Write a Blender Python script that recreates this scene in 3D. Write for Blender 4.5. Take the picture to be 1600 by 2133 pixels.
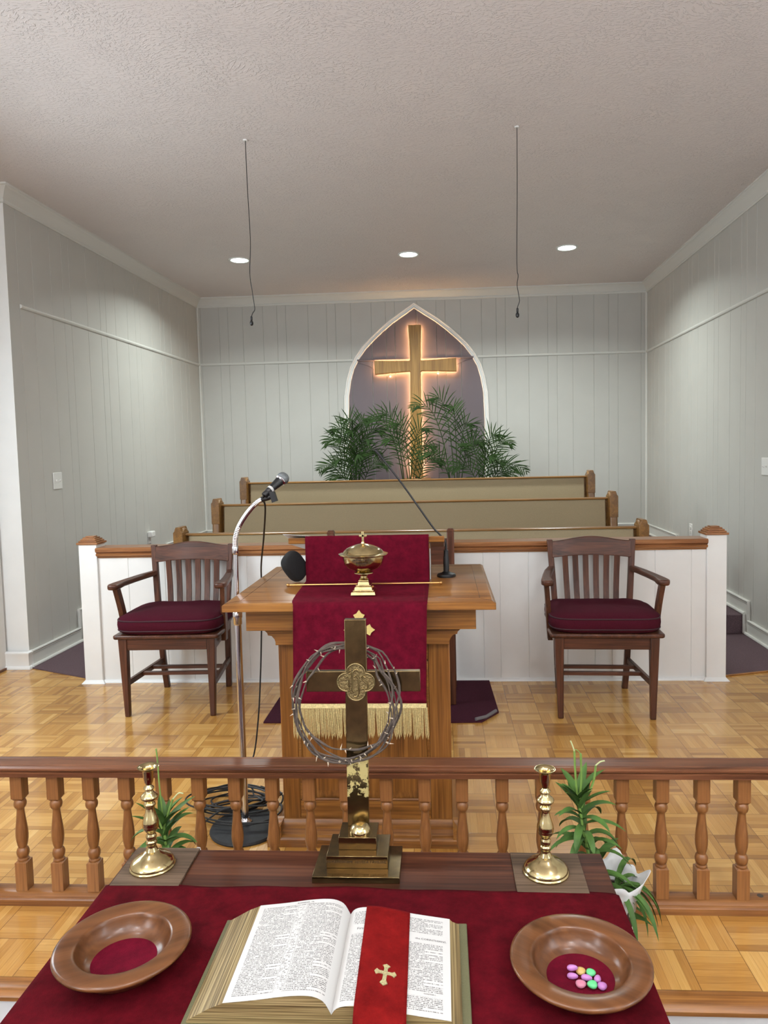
import bpy, bmesh, math, random
from mathutils import Vector, Matrix, noise as mnoise

random.seed(7)
SC = bpy.context.scene
for o in list(bpy.data.objects):
    bpy.data.objects.remove(o)
COL = SC.collection
PI = math.pi

# ---------------------------------------------------------------- camera, world, light, exposure
F, PITCH, YAW, ROLL, CX, CY = 1519.42, .0694, .0591, .023, 831.63, 1043.67
W_, H_ = 1600.0, 2133.0


def cam_matrix():
    cy, sy = math.cos(YAW), math.sin(YAW)
    Rz = Matrix(((cy, sy, 0), (-sy, cy, 0), (0, 0, 1)))
    B = Matrix(((1, 0, 0), (0, 0, -1), (0, 1, 0)))
    cp, sp = math.cos(PITCH), math.sin(PITCH)
    Rx = Matrix(((1, 0, 0), (0, cp, -sp), (0, sp, cp)))
    cr, sr = math.cos(ROLL), math.sin(ROLL)
    Rr = Matrix(((cr, sr, 0), (-sr, cr, 0), (0, 0, 1)))
    M = Rr @ Rx @ B @ Rz
    r, d, f = M[0], M[1], M[2]
    R = Matrix((r, -d, -f)).transposed()
    m = R.to_4x4()
    m.translation = Vector((0, 0, 1.4))
    return m


cd = bpy.data.cameras.new('camera')
cam = bpy.data.objects.new('camera', cd)
COL.objects.link(cam)
cam.matrix_world = cam_matrix()
cd.sensor_fit = 'VERTICAL'
cd.sensor_height = 36.0
cd.sensor_width = 27.0
cd.lens = F / H_ * 36.0
cd.shift_x = -(CX - W_ / 2) / H_
cd.shift_y = (CY - H_ / 2) / H_
cd.clip_start = .02
SC.camera = cam

world = bpy.data.worlds.new('world')
SC.world = world
world.use_nodes = True
world.node_tree.nodes['Background'].inputs[0].default_value = (.75, .82, 1, 1)
world.node_tree.nodes['Background'].inputs[1].default_value = .3

SC.view_settings.view_transform = 'Standard'
SC.view_settings.look = 'None'
SC.view_settings.gamma = 1
SC.view_settings.use_curve_mapping = False
SC.view_settings.exposure = 0.22
try:
    SC.cycles.use_denoising = True
    SC.cycles.max_bounces = 8
    SC.cycles.diffuse_bounces = 5
    SC.cycles.glossy_bounces = 4
    SC.cycles.sample_clamp_indirect = 4
except Exception:
    pass


def area(name, loc, aim, sx, sy, power, color, shape='RECTANGLE', spread=PI):
    l = bpy.data.lights.new(name, 'AREA')
    l.shape = shape
    l.size = sx
    if shape in ('RECTANGLE', 'ELLIPSE'):
        l.size_y = sy
    l.energy = power
    l.color = color
    l.spread = spread
    o = bpy.data.objects.new(name, l)
    COL.objects.link(o)
    o.location = loc
    d = Vector(aim) - Vector(loc)
    o.rotation_euler = d.to_track_quat('-Z', 'Y').to_euler()
    return o


ZC = 3.15          # ceiling height above the chancel floor
LOW = -.28         # lower (nave) floor
# the nave windows (daylight) behind the viewer and the nave ceiling lamps
area('window_light', (-2.88, 3.0, 1.55), (-.6, 3.6, .7), 1.0, 1.6, 66, (.80, .92, 1))
area('window_light', (-2.88, -.9, 1.55), (0, 1.0, 1.0), 1.1, 1.7, 58, (.80, .92, 1))
area('window_light', (2.33, .5, 1.55), (0, 2.6, .8), 1.1, 1.7, 30, (.80, .92, 1))
NAVE_LAMPS = [(-1.5, .9), (1.0, .9), (-1.5, -1.6), (1.0, -1.6)]
for lx, ly in NAVE_LAMPS:
    area('nave_lamp_light', (lx, ly, ZC - .06), (lx, ly, 0), .22, .22, 8 if ly > 0 else 30, (.90, .96, 1), 'DISK')
# added fill lights behind the viewer, aimed up to brighten the ceiling
for lx, ly in ((-1.5, -.7), (.9, -.7), (-.3, -2.8)):
    area('ceiling_fill_light', (lx, ly, 2.35), (lx, ly, 4), .4, .4, 122, (.97, .97, 1), 'DISK')
REC = [(-1.787, 6.632), (-.26, 6.66), (1.138, 6.641)]
for lx, ly in REC:
    area('recessed_light', (lx, ly, ZC - .02), (lx, ly, 0), .15, .15, 27, (.92, 1, .97), 'DISK', 2.55)


# ---------------------------------------------------------------- materials
def lin(c):
    return c / 12.92 if c <= .04045 else ((c + .055) / 1.055) ** 2.4


def hx(s):
    return tuple(lin(int(s[i:i + 2], 16) / 255) for i in (0, 2, 4)) + (1,)


def newmat(name):
    m = bpy.data.materials.new(name)
    m.use_nodes = True
    nt = m.node_tree
    b = nt.nodes['Principled BSDF']
    return m, nt, b


def N(nt, typ, **kw):
    n = nt.nodes.new(typ)
    for k, v in kw.items():
        if k.startswith('i_'):
            n.inputs[k[2:].replace('_', ' ')].default_value = v
        else:
            setattr(n, k, v)
    return n


def L(nt, a, b):
    nt.links.new(a, b)


def math_(nt, op, a, b=None, c=None):
    n = nt.nodes.new('ShaderNodeMath')
    n.operation = op
    for i, x in enumerate((a, b, c)):
        if x is None:
            continue
        if isinstance(x, (int, float)):
            n.inputs[i].default_value = x
        else:
            L(nt, x, n.inputs[i])
    return n.outputs[0]


def ramp(nt, fac, stops):
    r = nt.nodes.new('ShaderNodeValToRGB')
    el = r.color_ramp.elements
    while len(el) < len(stops):
        el.new(.5)
    for e, (p, c) in zip(el, stops):
        e.position = p
        e.color = c if not isinstance(c, str) else hx(c)
    L(nt, fac, r.inputs[0])
    return r.outputs[0]


def bump(nt, b, h, strength=.3, dist=.01):
    n = nt.nodes.new('ShaderNodeBump')
    n.inputs['Strength'].default_value = strength
    n.inputs['Distance'].default_value = dist
    L(nt, h, n.inputs['Height'])
    L(nt, n.outputs[0], b.inputs['Normal'])
    return n


def plain(name, col, rough=.5, metal=0, noise=0, nscale=40, bumps=0, coat=0, emit=None, es=0, ior=None, sheen=0):
    m, nt, b = newmat(name)
    c = hx(col)
    b.inputs['Base Color'].default_value = c
    b.inputs['Roughness'].default_value = rough
    b.inputs['Metallic'].default_value = metal
    b.inputs['Coat Weight'].default_value = coat
    if sheen:
        b.inputs['Sheen Weight'].default_value = sheen
        b.inputs['Sheen Roughness'].default_value = .4
        b.inputs['Sheen Tint'].default_value = c
    if noise or bumps:
        tc = N(nt, 'ShaderNodeTexCoord')
        nz = N(nt, 'ShaderNodeTexNoise')
        nz.inputs['Scale'].default_value = nscale
        nz.inputs['Detail'].default_value = 5
        L(nt, tc.outputs['Object'], nz.inputs['Vector'])
        if noise:
            d = tuple(x * (1 - noise) for x in c[:3]) + (1,)
            u = tuple(min(1, x * (1 + noise)) for x in c[:3]) + (1,)
            L(nt, ramp(nt, nz.outputs[0], [(.3, d), (.7, u)]), b.inputs['Base Color'])
        if bumps:
            bump(nt, b, nz.outputs[0], bumps, .003)
    if emit:
        b.inputs['Emission Color'].default_value = hx(emit)
        b.inputs['Emission Strength'].default_value = es
    return m


def wood(name, dark, mid, light, axis='X', rough=.35, scale=1.0, coat=.2, spec=.35):
    """grain runs along axis"""
    m, nt, b = newmat(name)
    tc = N(nt, 'ShaderNodeTexCoord')
    mp = N(nt, 'ShaderNodeMapping')
    s = {'X': (1.6, 26, 26), 'Y': (26, 1.6, 26), 'Z': (26, 26, 1.6)}[axis]
    mp.inputs['Scale'].default_value = tuple(k * scale for k in s)
    L(nt, tc.outputs['Object'], mp.inputs[0])
    n1 = N(nt, 'ShaderNodeTexNoise')
    n1.inputs['Scale'].default_value = 1.0
    n1.inputs['Detail'].default_value = 6
    n1.inputs['Distortion'].default_value = .6
    L(nt, mp.outputs[0], n1.inputs['Vector'])
    mp2 = N(nt, 'ShaderNodeMapping')
    s2 = {'X': (4, 170, 170), 'Y': (170, 4, 170), 'Z': (170, 170, 4)}[axis]
    mp2.inputs['Scale'].default_value = tuple(k * scale for k in s2)
    L(nt, tc.outputs['Object'], mp2.inputs[0])
    n2 = N(nt, 'ShaderNodeTexNoise')
    n2.inputs['Scale'].default_value = 1.0
    n2.inputs['Detail'].default_value = 2
    L(nt, mp2.outputs[0], n2.inputs['Vector'])
    mix = math_(nt, 'MULTIPLY_ADD', n2.outputs[0], .45, math_(nt, 'MULTIPLY', n1.outputs[0], .6))
    col = ramp(nt, mix, [(.36, dark), (.52, mid), (.68, light)])
    L(nt, col, b.inputs['Base Color'])
    b.inputs['Roughness'].default_value = rough
    b.inputs['Coat Weight'].default_value = coat
    b.inputs['Coat Roughness'].default_value = .15
    b.inputs['Specular IOR Level'].default_value = spec
    bump(nt, b, n2.outputs[0], .12, .001)
    return m


M = {}
for ax in 'XYZ':
    M['oak' + ax] = wood('oak_' + ax, '5f3b1a', '815427', '9b6b34', ax, .28)
    M['railwood' + ax] = wood('rail_wood_' + ax, '3d2214', '5e3822', '754a30', ax, .36, coat=.08)
    M['balwood' + ax] = wood('baluster_wood_' + ax, '5f381b', '7a4f29', '8f6238', ax, .36, coat=.1)
    M['chairwood' + ax] = wood('chair_wood_' + ax, '2e180e', '49291a', '5e3826', ax, .38, coat=.06, spec=.3)
    M['capwood' + ax] = wood('cap_wood_' + ax, '6d4327', '8d5e3a', 'a4744b', ax, .3)
    M['pewwood' + ax] = wood('pew_wood_' + ax, '5f401f', '7c572c', '916a37', ax, .3)
    M['tablewood' + ax] = wood('table_wood_' + ax, '26130b', '3d2014', '52301e', ax, .42, coat=.0, spec=.16)
    M['greywood' + ax] = wood('grey_wood_' + ax, '33281e', '4e3f31', '655444', ax, .6, coat=0, spec=.2)
    M['crosswood' + ax] = wood('cross_wood_' + ax, '7a5527', 'a0773b', 'b58c4c', ax, .45)
M['nosing'] = wood('nosing_wood', '6b431f', '8d5d2d', 'a5743e', 'X', .3)
M['bowlwood'] = wood('bowl_wood', '43260f', '57351c', '6a4325', 'X', .28, scale=.45, coat=.12)
M['white'] = plain('white_paint', 'e2e2df', .35, noise=.02, nscale=8)
M['wall'] = plain('wall_paint', 'bab9b3', .5, noise=.02, nscale=5)
M['trim'] = plain('trim_paint', 'd0d0ca', .35)
M['mauve'] = plain('mauve_paint', '675d63', .55)
M['crimson'] = None
M['tan'] = plain('tan_upholstery', '94866b', .85, noise=.1, nscale=300, bumps=.15, sheen=.2)
M['maroon'] = plain('maroon_fabric', '3f111d', .95, noise=.25, nscale=350, bumps=.2)
M['piping'] = plain('maroon_piping', '2b0a14', .8)
M['chrome'] = plain('chrome', 'd8d8dc', .14, 1)
M['black'] = plain('black_plastic', '0e0f11', .45)
M['blackiron'] = plain('black_iron', '1a1b1d', .6, noise=.3, nscale=60, bumps=.2)
M['rubber'] = plain('black_cable', '0c0c0d', .5)
M['foam'] = plain('black_fabric', '0a0a0b', .9, bumps=.3, nscale=200)
M['mesh'] = plain('steel_mesh', '7f8587', .35, .8, noise=.5, nscale=900, bumps=.6)
M['brass'] = plain('polished_brass', 'c6b485', .15, 1, noise=.22, nscale=38, bumps=.10)
M['brassdim'] = plain('brass_rod', 'b58a55', .3, 1)
M['steelwhite'] = plain('white_plastic', 'dededa', .4)
M['carpet'] = plain('mauve_carpet', '5c4c50', .95, noise=.35, nscale=260, bumps=.6)
M['mat'] = plain('maroon_mat', '3e1c27', .95, noise=.3, nscale=300, bumps=.6)
M['paper'] = plain('paper', 'cccbc8', .7)
M['gilt'] = plain('page_edges', 'a08a5c', .5, noise=.2, nscale=30)
M['cover'] = plain('olive_cover', '57563a', .6, bumps=.4, nscale=300)
M['gold'] = plain('gold_thread', 'd8c27a', .45, .35, noise=.25, nscale=400, bumps=.3)
M['goldpale'] = plain('fringe_thread', 'd3c189', .6, .1, noise=.25, nscale=200, bumps=.2)
M['goldfoil'] = plain('gold_foil', 'd8cf9c', .3, .7, noise=.3, nscale=300, bumps=.4)
M['leaf'] = plain('lily_leaf', '42602b', .5, noise=.3, nscale=20)
for _k, _v in (('leaf', .2), ('maroon', .08), ('carpet', .1), ('mat', .1), ('tan', .2)):
    M[_k].node_tree.nodes['Principled BSDF'].inputs['Specular IOR Level'].default_value = _v
M['stem'] = plain('lily_stem', '6d8a42', .45, noise=.15, nscale=30)
M['palebud'] = plain('pale_stalk', 'b9bf8a', .5)
M['palm'] = plain('palm_leaf', '263a17', .7, noise=.4, nscale=6)
M['palm'].node_tree.nodes['Principled BSDF'].inputs['Specular IOR Level'].default_value = .15
M['palmstem'] = plain('palm_stem', '4f6b35', .5)
M['vine'] = plain('thorn_vine', '453b33', .75, noise=.35, nscale=60, bumps=.4)
M['thorn'] = plain('pale_thorn', 'b9aa93', .6)
M['soil'] = plain('dark_soil', '231a14', .95)
M['pot'] = plain('dark_pot', '3a3028', .6)
M['lens'] = plain('lamp_lens', 'ffffff', .4, emit='e8fff6', es=14)
M['strip'] = plain('warm_led', 'ffd9a0', .5, emit='ffcb8c', es=55)
M['bulb'] = plain('warm_bulb', 'ffd9a0', .5, emit='ffd08a', es=60)
M['tape'] = plain('grey_tape', '6b6769', .6)
for k, c in (('purple', 'b77bb6'), ('pink', 'c37d93'), ('green', '62c583'), ('yellow', 'c2a263')):
    m, nt, b = newmat(k + '_glass')
    b.inputs['Base Color'].default_value = hx(c)
    b.inputs['Roughness'].default_value = .22
    b.inputs['Subsurface Weight'].default_value = .3
    b.inputs['Subsurface Radius'].default_value = (.01, .01, .01)
    M['gem_' + k] = m


def velvet(name, dark, mid, rough=.85, sheen=.1, ns=16):
    m, nt, b = newmat(name)
    tc = N(nt, 'ShaderNodeTexCoord')
    n1 = N(nt, 'ShaderNodeTexNoise')
    n1.inputs['Scale'].default_value = ns
    n1.inputs['Detail'].default_value = 8
    n1.inputs['Roughness'].default_value = .7
    L(nt, tc.outputs['Object'], n1.inputs['Vector'])
    L(nt, ramp(nt, n1.outputs[0], [(.35, dark), (.65, mid)]), b.inputs['Base Color'])
    b.inputs['Roughness'].default_value = rough
    b.inputs['Sheen Weight'].default_value = sheen
    b.inputs['Sheen Roughness'].default_value = .35
    b.inputs['Sheen Tint'].default_value = hx('a03040')
    b.inputs['Specular IOR Level'].default_value = .05
    n2 = N(nt, 'ShaderNodeTexNoise')
    n2.inputs['Scale'].default_value = 500
    L(nt, tc.outputs['Object'], n2.inputs['Vector'])
    bump(nt, b, n2.outputs[0], .35, .002)
    return m


M['crimson'] = velvet('crimson_velvet', '480817', '5d0d20', ns=30)
M['tablecloth'] = velvet('table_velvet', '38040a', '510913', sheen=.03, ns=22)
M['ribbon'] = velvet('ribbon_velvet', '560a0a', '761413')


def parquet():
    m, nt, b = newmat('parquet')
    g = N(nt, 'ShaderNodeNewGeometry')
    sp = N(nt, 'ShaderNodeSeparateXYZ')
    L(nt, g.outputs['Position'], sp.inputs[0])
    s = .1525
    u = math_(nt, 'DIVIDE', math_(nt, 'SUBTRACT', sp.outputs[0], .7937), s)
    v = math_(nt, 'DIVIDE', math_(nt, 'SUBTRACT', 3.9544, sp.outputs[1]), s)
    i = math_(nt, 'FLOOR', u)
    j = math_(nt, 'FLOOR', v)
    fu = math_(nt, 'SUBTRACT', u, i)
    fv = math_(nt, 'SUBTRACT', v, j)
    par = math_(nt, 'FLOORED_MODULO', math_(nt, 'ADD', i, j), 2)     # 1: fingers along Y

    def sel(a, b_):
        # par ? a : b_
        return math_(nt, 'ADD', math_(nt, 'MULTIPLY', par, a), math_(nt, 'MULTIPLY', math_(nt, 'SUBTRACT', 1, par), b_))
    across = sel(fu, fv)
    along = sel(fv, fu)
    six = math_(nt, 'MULTIPLY', across, 6)
    k = math_(nt, 'FLOOR', six)
    fk = math_(nt, 'SUBTRACT', six, k)
    cb = N(nt, 'ShaderNodeCombineXYZ')
    L(nt, math_(nt, 'MULTIPLY_ADD', i, 1.37, math_(nt, 'MULTIPLY', k, .173)), cb.inputs[0])
    L(nt, math_(nt, 'MULTIPLY_ADD', j, 2.11, math_(nt, 'MULTIPLY', k, .717)), cb.inputs[1])
    wn = N(nt, 'ShaderNodeTexWhiteNoise', noise_dimensions='2D')
    L(nt, cb.outputs[0], wn.inputs['Vector'])
    cb3 = N(nt, 'ShaderNodeCombineXYZ')
    L(nt, i, cb3.inputs[0])
    L(nt, j, cb3.inputs[1])
    wb = N(nt, 'ShaderNodeTexWhiteNoise', noise_dimensions='2D')
    L(nt, cb3.outputs[0], wb.inputs['Vector'])
    cb2 = N(nt, 'ShaderNodeCombineXYZ')
    L(nt, math_(nt, 'MULTIPLY', along, 1.2), cb2.inputs[0])
    L(nt, math_(nt, 'MULTIPLY', six, 6.0), cb2.inputs[1])
    L(nt, math_(nt, 'MULTIPLY', wn.outputs[0], 50), cb2.inputs[2])
    gn = N(nt, 'ShaderNodeTexNoise')
    gn.inputs['Scale'].default_value = 1.6
    gn.inputs['Detail'].default_value = 5
    L(nt, cb2.outputs[0], gn.inputs['Vector'])
    f = math_(nt, 'ADD', math_(nt, 'MULTIPLY', gn.outputs[0], .36),
              math_(nt, 'ADD', math_(nt, 'MULTIPLY', wn.outputs[0], .33), math_(nt, 'MULTIPLY', wb.outputs[0], .27)))
    # boards lying across look paler than boards running away because their grain lies differently
    col = ramp(nt, f, [(.16, '8f612a'), (.42, 'b5833f'), (.70, 'cfa159'), (.92, 'e0bb78')])
    # seams
    e1 = math_(nt, 'MINIMUM', fk, math_(nt, 'SUBTRACT', 1, fk))
    seam1 = math_(nt, 'LESS_THAN', e1, .025)
    e2 = math_(nt, 'MINIMUM', math_(nt, 'MINIMUM', fu, math_(nt, 'SUBTRACT', 1, fu)), math_(nt, 'MINIMUM', fv, math_(nt, 'SUBTRACT', 1, fv)))
    seam2 = math_(nt, 'LESS_THAN', e2, .007)
    dark = math_(nt, 'MAXIMUM', math_(nt, 'MULTIPLY', seam1, .32), math_(nt, 'MULTIPLY', seam2, .7))
    mx = N(nt, 'ShaderNodeMix', data_type='RGBA')
    L(nt, dark, mx.inputs[0])
    L(nt, col, mx.inputs[6])
    mx.inputs[7].default_value = hx('4f3013')
    L(nt, mx.outputs[2], b.inputs['Base Color'])
    b.inputs['Roughness'].default_value = .22
    b.inputs['Specular IOR Level'].default_value = .5
    b.inputs['Coat Weight'].default_value = .35
    b.inputs['Coat Roughness'].default_value = .08
    bump(nt, b, math_(nt, 'SUBTRACT', math_(nt, 'MULTIPLY', wn.outputs[0], .12), dark), .12, .0015)
    return m


M['parquet'] = parquet()


def ceilmat():
    m, nt, b = newmat('ceiling_texture')
    tc = N(nt, 'ShaderNodeTexCoord')
    n0 = N(nt, 'ShaderNodeTexNoise')
    n0.inputs['Scale'].default_value = 2.2
    n0.inputs['Detail'].default_value = 2
    L(nt, tc.outputs['Object'], n0.inputs['Vector'])
    vm = N(nt, 'ShaderNodeVectorMath', operation='MULTIPLY_ADD')
    L(nt, n0.outputs['Color'], vm.inputs[0])
    vm.inputs[1].default_value = (.3, .3, .3)
    L(nt, tc.outputs['Object'], vm.inputs[2])
    mp = N(nt, 'ShaderNodeMapping')
    mp.inputs['Scale'].default_value = (62, 115, 1)
    L(nt, vm.outputs[0], mp.inputs[0])
    n1 = N(nt, 'ShaderNodeTexNoise')
    n1.inputs['Scale'].default_value = 1
    n1.inputs['Detail'].default_value = 3
    L(nt, mp.outputs[0], n1.inputs['Vector'])
    r = N(nt, 'ShaderNodeMapRange', interpolation_type='SMOOTHSTEP')
    L(nt, n1.outputs[0], r.inputs[0])
    r.inputs[1].default_value = .5
    r.inputs[2].default_value = .62
    n2 = N(nt, 'ShaderNodeTexNoise')
    n2.inputs['Scale'].default_value = 5
    L(nt, tc.outputs['Object'], n2.inputs['Vector'])
    h = math_(nt, 'MULTIPLY', r.outputs[0], math_(nt, 'MULTIPLY_ADD', n2.outputs[0], 1.6, -.2))
    b.inputs['Base Color'].default_value = hx('ded7d4')
    b.inputs['Roughness'].default_value = .55
    bump(nt, b, h, .7, .006)
    return m


M['ceiling'] = ceilmat()


def agedbrass(name, patches=True):
    m, nt, b = newmat(name)
    tc = N(nt, 'ShaderNodeTexCoord')
    n1 = N(nt, 'ShaderNodeTexNoise')
    n1.inputs['Scale'].default_value = 42
    n1.inputs['Detail'].default_value = 8
    n1.inputs['Roughness'].default_value = .7
    L(nt, tc.outputs['Object'], n1.inputs['Vector'])
    base = ramp(nt, n1.outputs[0], [(.3, '594a33'), (.7, '7b6845')])
    if patches:
        sp = N(nt, 'ShaderNodeSeparateXYZ')
        L(nt, tc.outputs['Object'], sp.inputs[0])
        z = sp.outputs[2]                       # local height above the table
        a = N(nt, 'ShaderNodeMapRange')
        L(nt, z, a.inputs[0])
        a.inputs[1].default_value = .118
        a.inputs[2].default_value = .140
        c = N(nt, 'ShaderNodeMapRange')
        L(nt, z, c.inputs[0])
        c.inputs[1].default_value = .262
        c.inputs[2].default_value = .225
        band = math_(nt, 'MULTIPLY', a.outputs[0], c.outputs[0])
        spk = math_(nt, 'GREATER_THAN', math_(nt, 'MULTIPLY', band, n1.outputs[0]), .49)
        mx = N(nt, 'ShaderNodeMix', data_type='RGBA')
        L(nt, spk, mx.inputs[0])
        L(nt, base, mx.inputs[6])
        mx.inputs[7].default_value = hx('e6d998')
        L(nt, mx.outputs[2], b.inputs['Base Color'])
        L(nt, math_(nt, 'MULTIPLY_ADD', spk, .35, .2), b.inputs['Roughness'])
    else:
        L(nt, base, b.inputs['Base Color'])
        b.inputs['Roughness'].default_value = .16
    b.inputs['Metallic'].default_value = .95
    return m


M['aged'] = agedbrass('aged_brass')
M['agedbase'] = agedbrass('aged_brass_base', False)
M['medal'] = plain('cast_brass', '7f6f4c', .38, .9, noise=.2, nscale=220, bumps=.8)
M['letter'] = plain('letter_brass', '6b5b3a', .3, .9)
M['ink'] = plain('ink', '3a3836', .8)
M['engrave'] = plain('engraving', '2a1f14', .6)


def pagemat():
    m, nt, b = newmat('printed_page')
    uv = N(nt, 'ShaderNodeUVMap')
    sp = N(nt, 'ShaderNodeSeparateXYZ')
    L(nt, uv.outputs[0], sp.inputs[0])
    u, v = sp.outputs[0], sp.outputs[1]

    def inside(x, a, c):
        return math_(nt, 'MULTIPLY', math_(nt, 'GREATER_THAN', x, a), math_(nt, 'LESS_THAN', x, c))
    lines = math_(nt, 'MULTIPLY', v, 66)
    li = math_(nt, 'FLOOR', lines)
    lf = math_(nt, 'SUBTRACT', lines, li)
    row = inside(lf, .22, .78)

    def words(scale, thr, off):
        cb = N(nt, 'ShaderNodeCombineXYZ')
        L(nt, math_(nt, 'MULTIPLY', u, scale), cb.inputs[0])
        L(nt, math_(nt, 'MULTIPLY', li, 7.31), cb.inputs[1])
        L(nt, math_(nt, 'MULTIPLY_ADD', lf, .8, off), cb.inputs[2])
        n = N(nt, 'ShaderNodeTexNoise')
        n.inputs['Scale'].default_value = 1
        n.inputs['Detail'].default_value = 3
        L(nt, cb.outputs[0], n.inputs['Vector'])
        return math_(nt, 'GREATER_THAN', n.outputs[0], thr)
    letters = words(190, .46, 0)
    gaps = words(28, .36, 9)
    ragged = N(nt, 'ShaderNodeTexWhiteNoise', noise_dimensions='1D')
    L(nt, li, ragged.inputs['W'])
    para = math_(nt, 'GREATER_THAN', ragged.outputs[0], .16)
    c1 = inside(u, .06, .44)
    c1b = inside(u, .06, .30)
    c2 = inside(u, .55, .93)
    c2b = inside(u, .55, .76)

    def colmask(full, short):
        return math_(nt, 'MAXIMUM', short, math_(nt, 'MULTIPLY', full, para))
    cols = math_(nt, 'MAXIMUM', colmask(c1, c1b), colmask(c2, c2b))
    notes = math_(nt, 'MULTIPLY', inside(u, .455, .535), words(34, .5, 4))
    body = math_(nt, 'MULTIPLY', math_(nt, 'MAXIMUM', math_(nt, 'MULTIPLY', cols, gaps), notes), math_(nt, 'MULTIPLY', letters, row))
    vert = inside(v, .045, .955)
    mask = math_(nt, 'MULTIPLY', body, vert)
    rule = math_(nt, 'MULTIPLY', math_(nt, 'MAXIMUM', inside(u, .4475, .4505), inside(u, .5395, .5425)), vert)
    mask = math_(nt, 'MULTIPLY', math_(nt, 'MAXIMUM', mask, rule), .78)
    mx = N(nt, 'ShaderNodeMix', data_type='RGBA')
    L(nt, mask, mx.inputs[0])
    mx.inputs[6].default_value = hx('cccbc8')
    mx.inputs[7].default_value = hx('35332f')
    L(nt, mx.outputs[2], b.inputs['Base Color'])
    b.inputs['Roughness'].default_value = .6
    return m


M['page'] = pagemat()


def leavesedge():
    m, nt, b = newmat('gilt_page_edges')
    tc = N(nt, 'ShaderNodeTexCoord')
    mp = N(nt, 'ShaderNodeMapping')
    mp.inputs['Scale'].default_value = (6, 3, 900)
    L(nt, tc.outputs['Object'], mp.inputs[0])
    n = N(nt, 'ShaderNodeTexNoise')
    n.inputs['Scale'].default_value = 1
    n.inputs['Detail'].default_value = 2
    L(nt, mp.outputs[0], n.inputs['Vector'])
    L(nt, ramp(nt, n.outputs[0], [(.35, '58482c'), (.5, '86724b'), (.68, 'b6a376')]), b.inputs['Base Color'])
    b.inputs['Roughness'].default_value = .4
    b.inputs['Metallic'].default_value = .3
    return m


M['edges'] = leavesedge()


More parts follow.
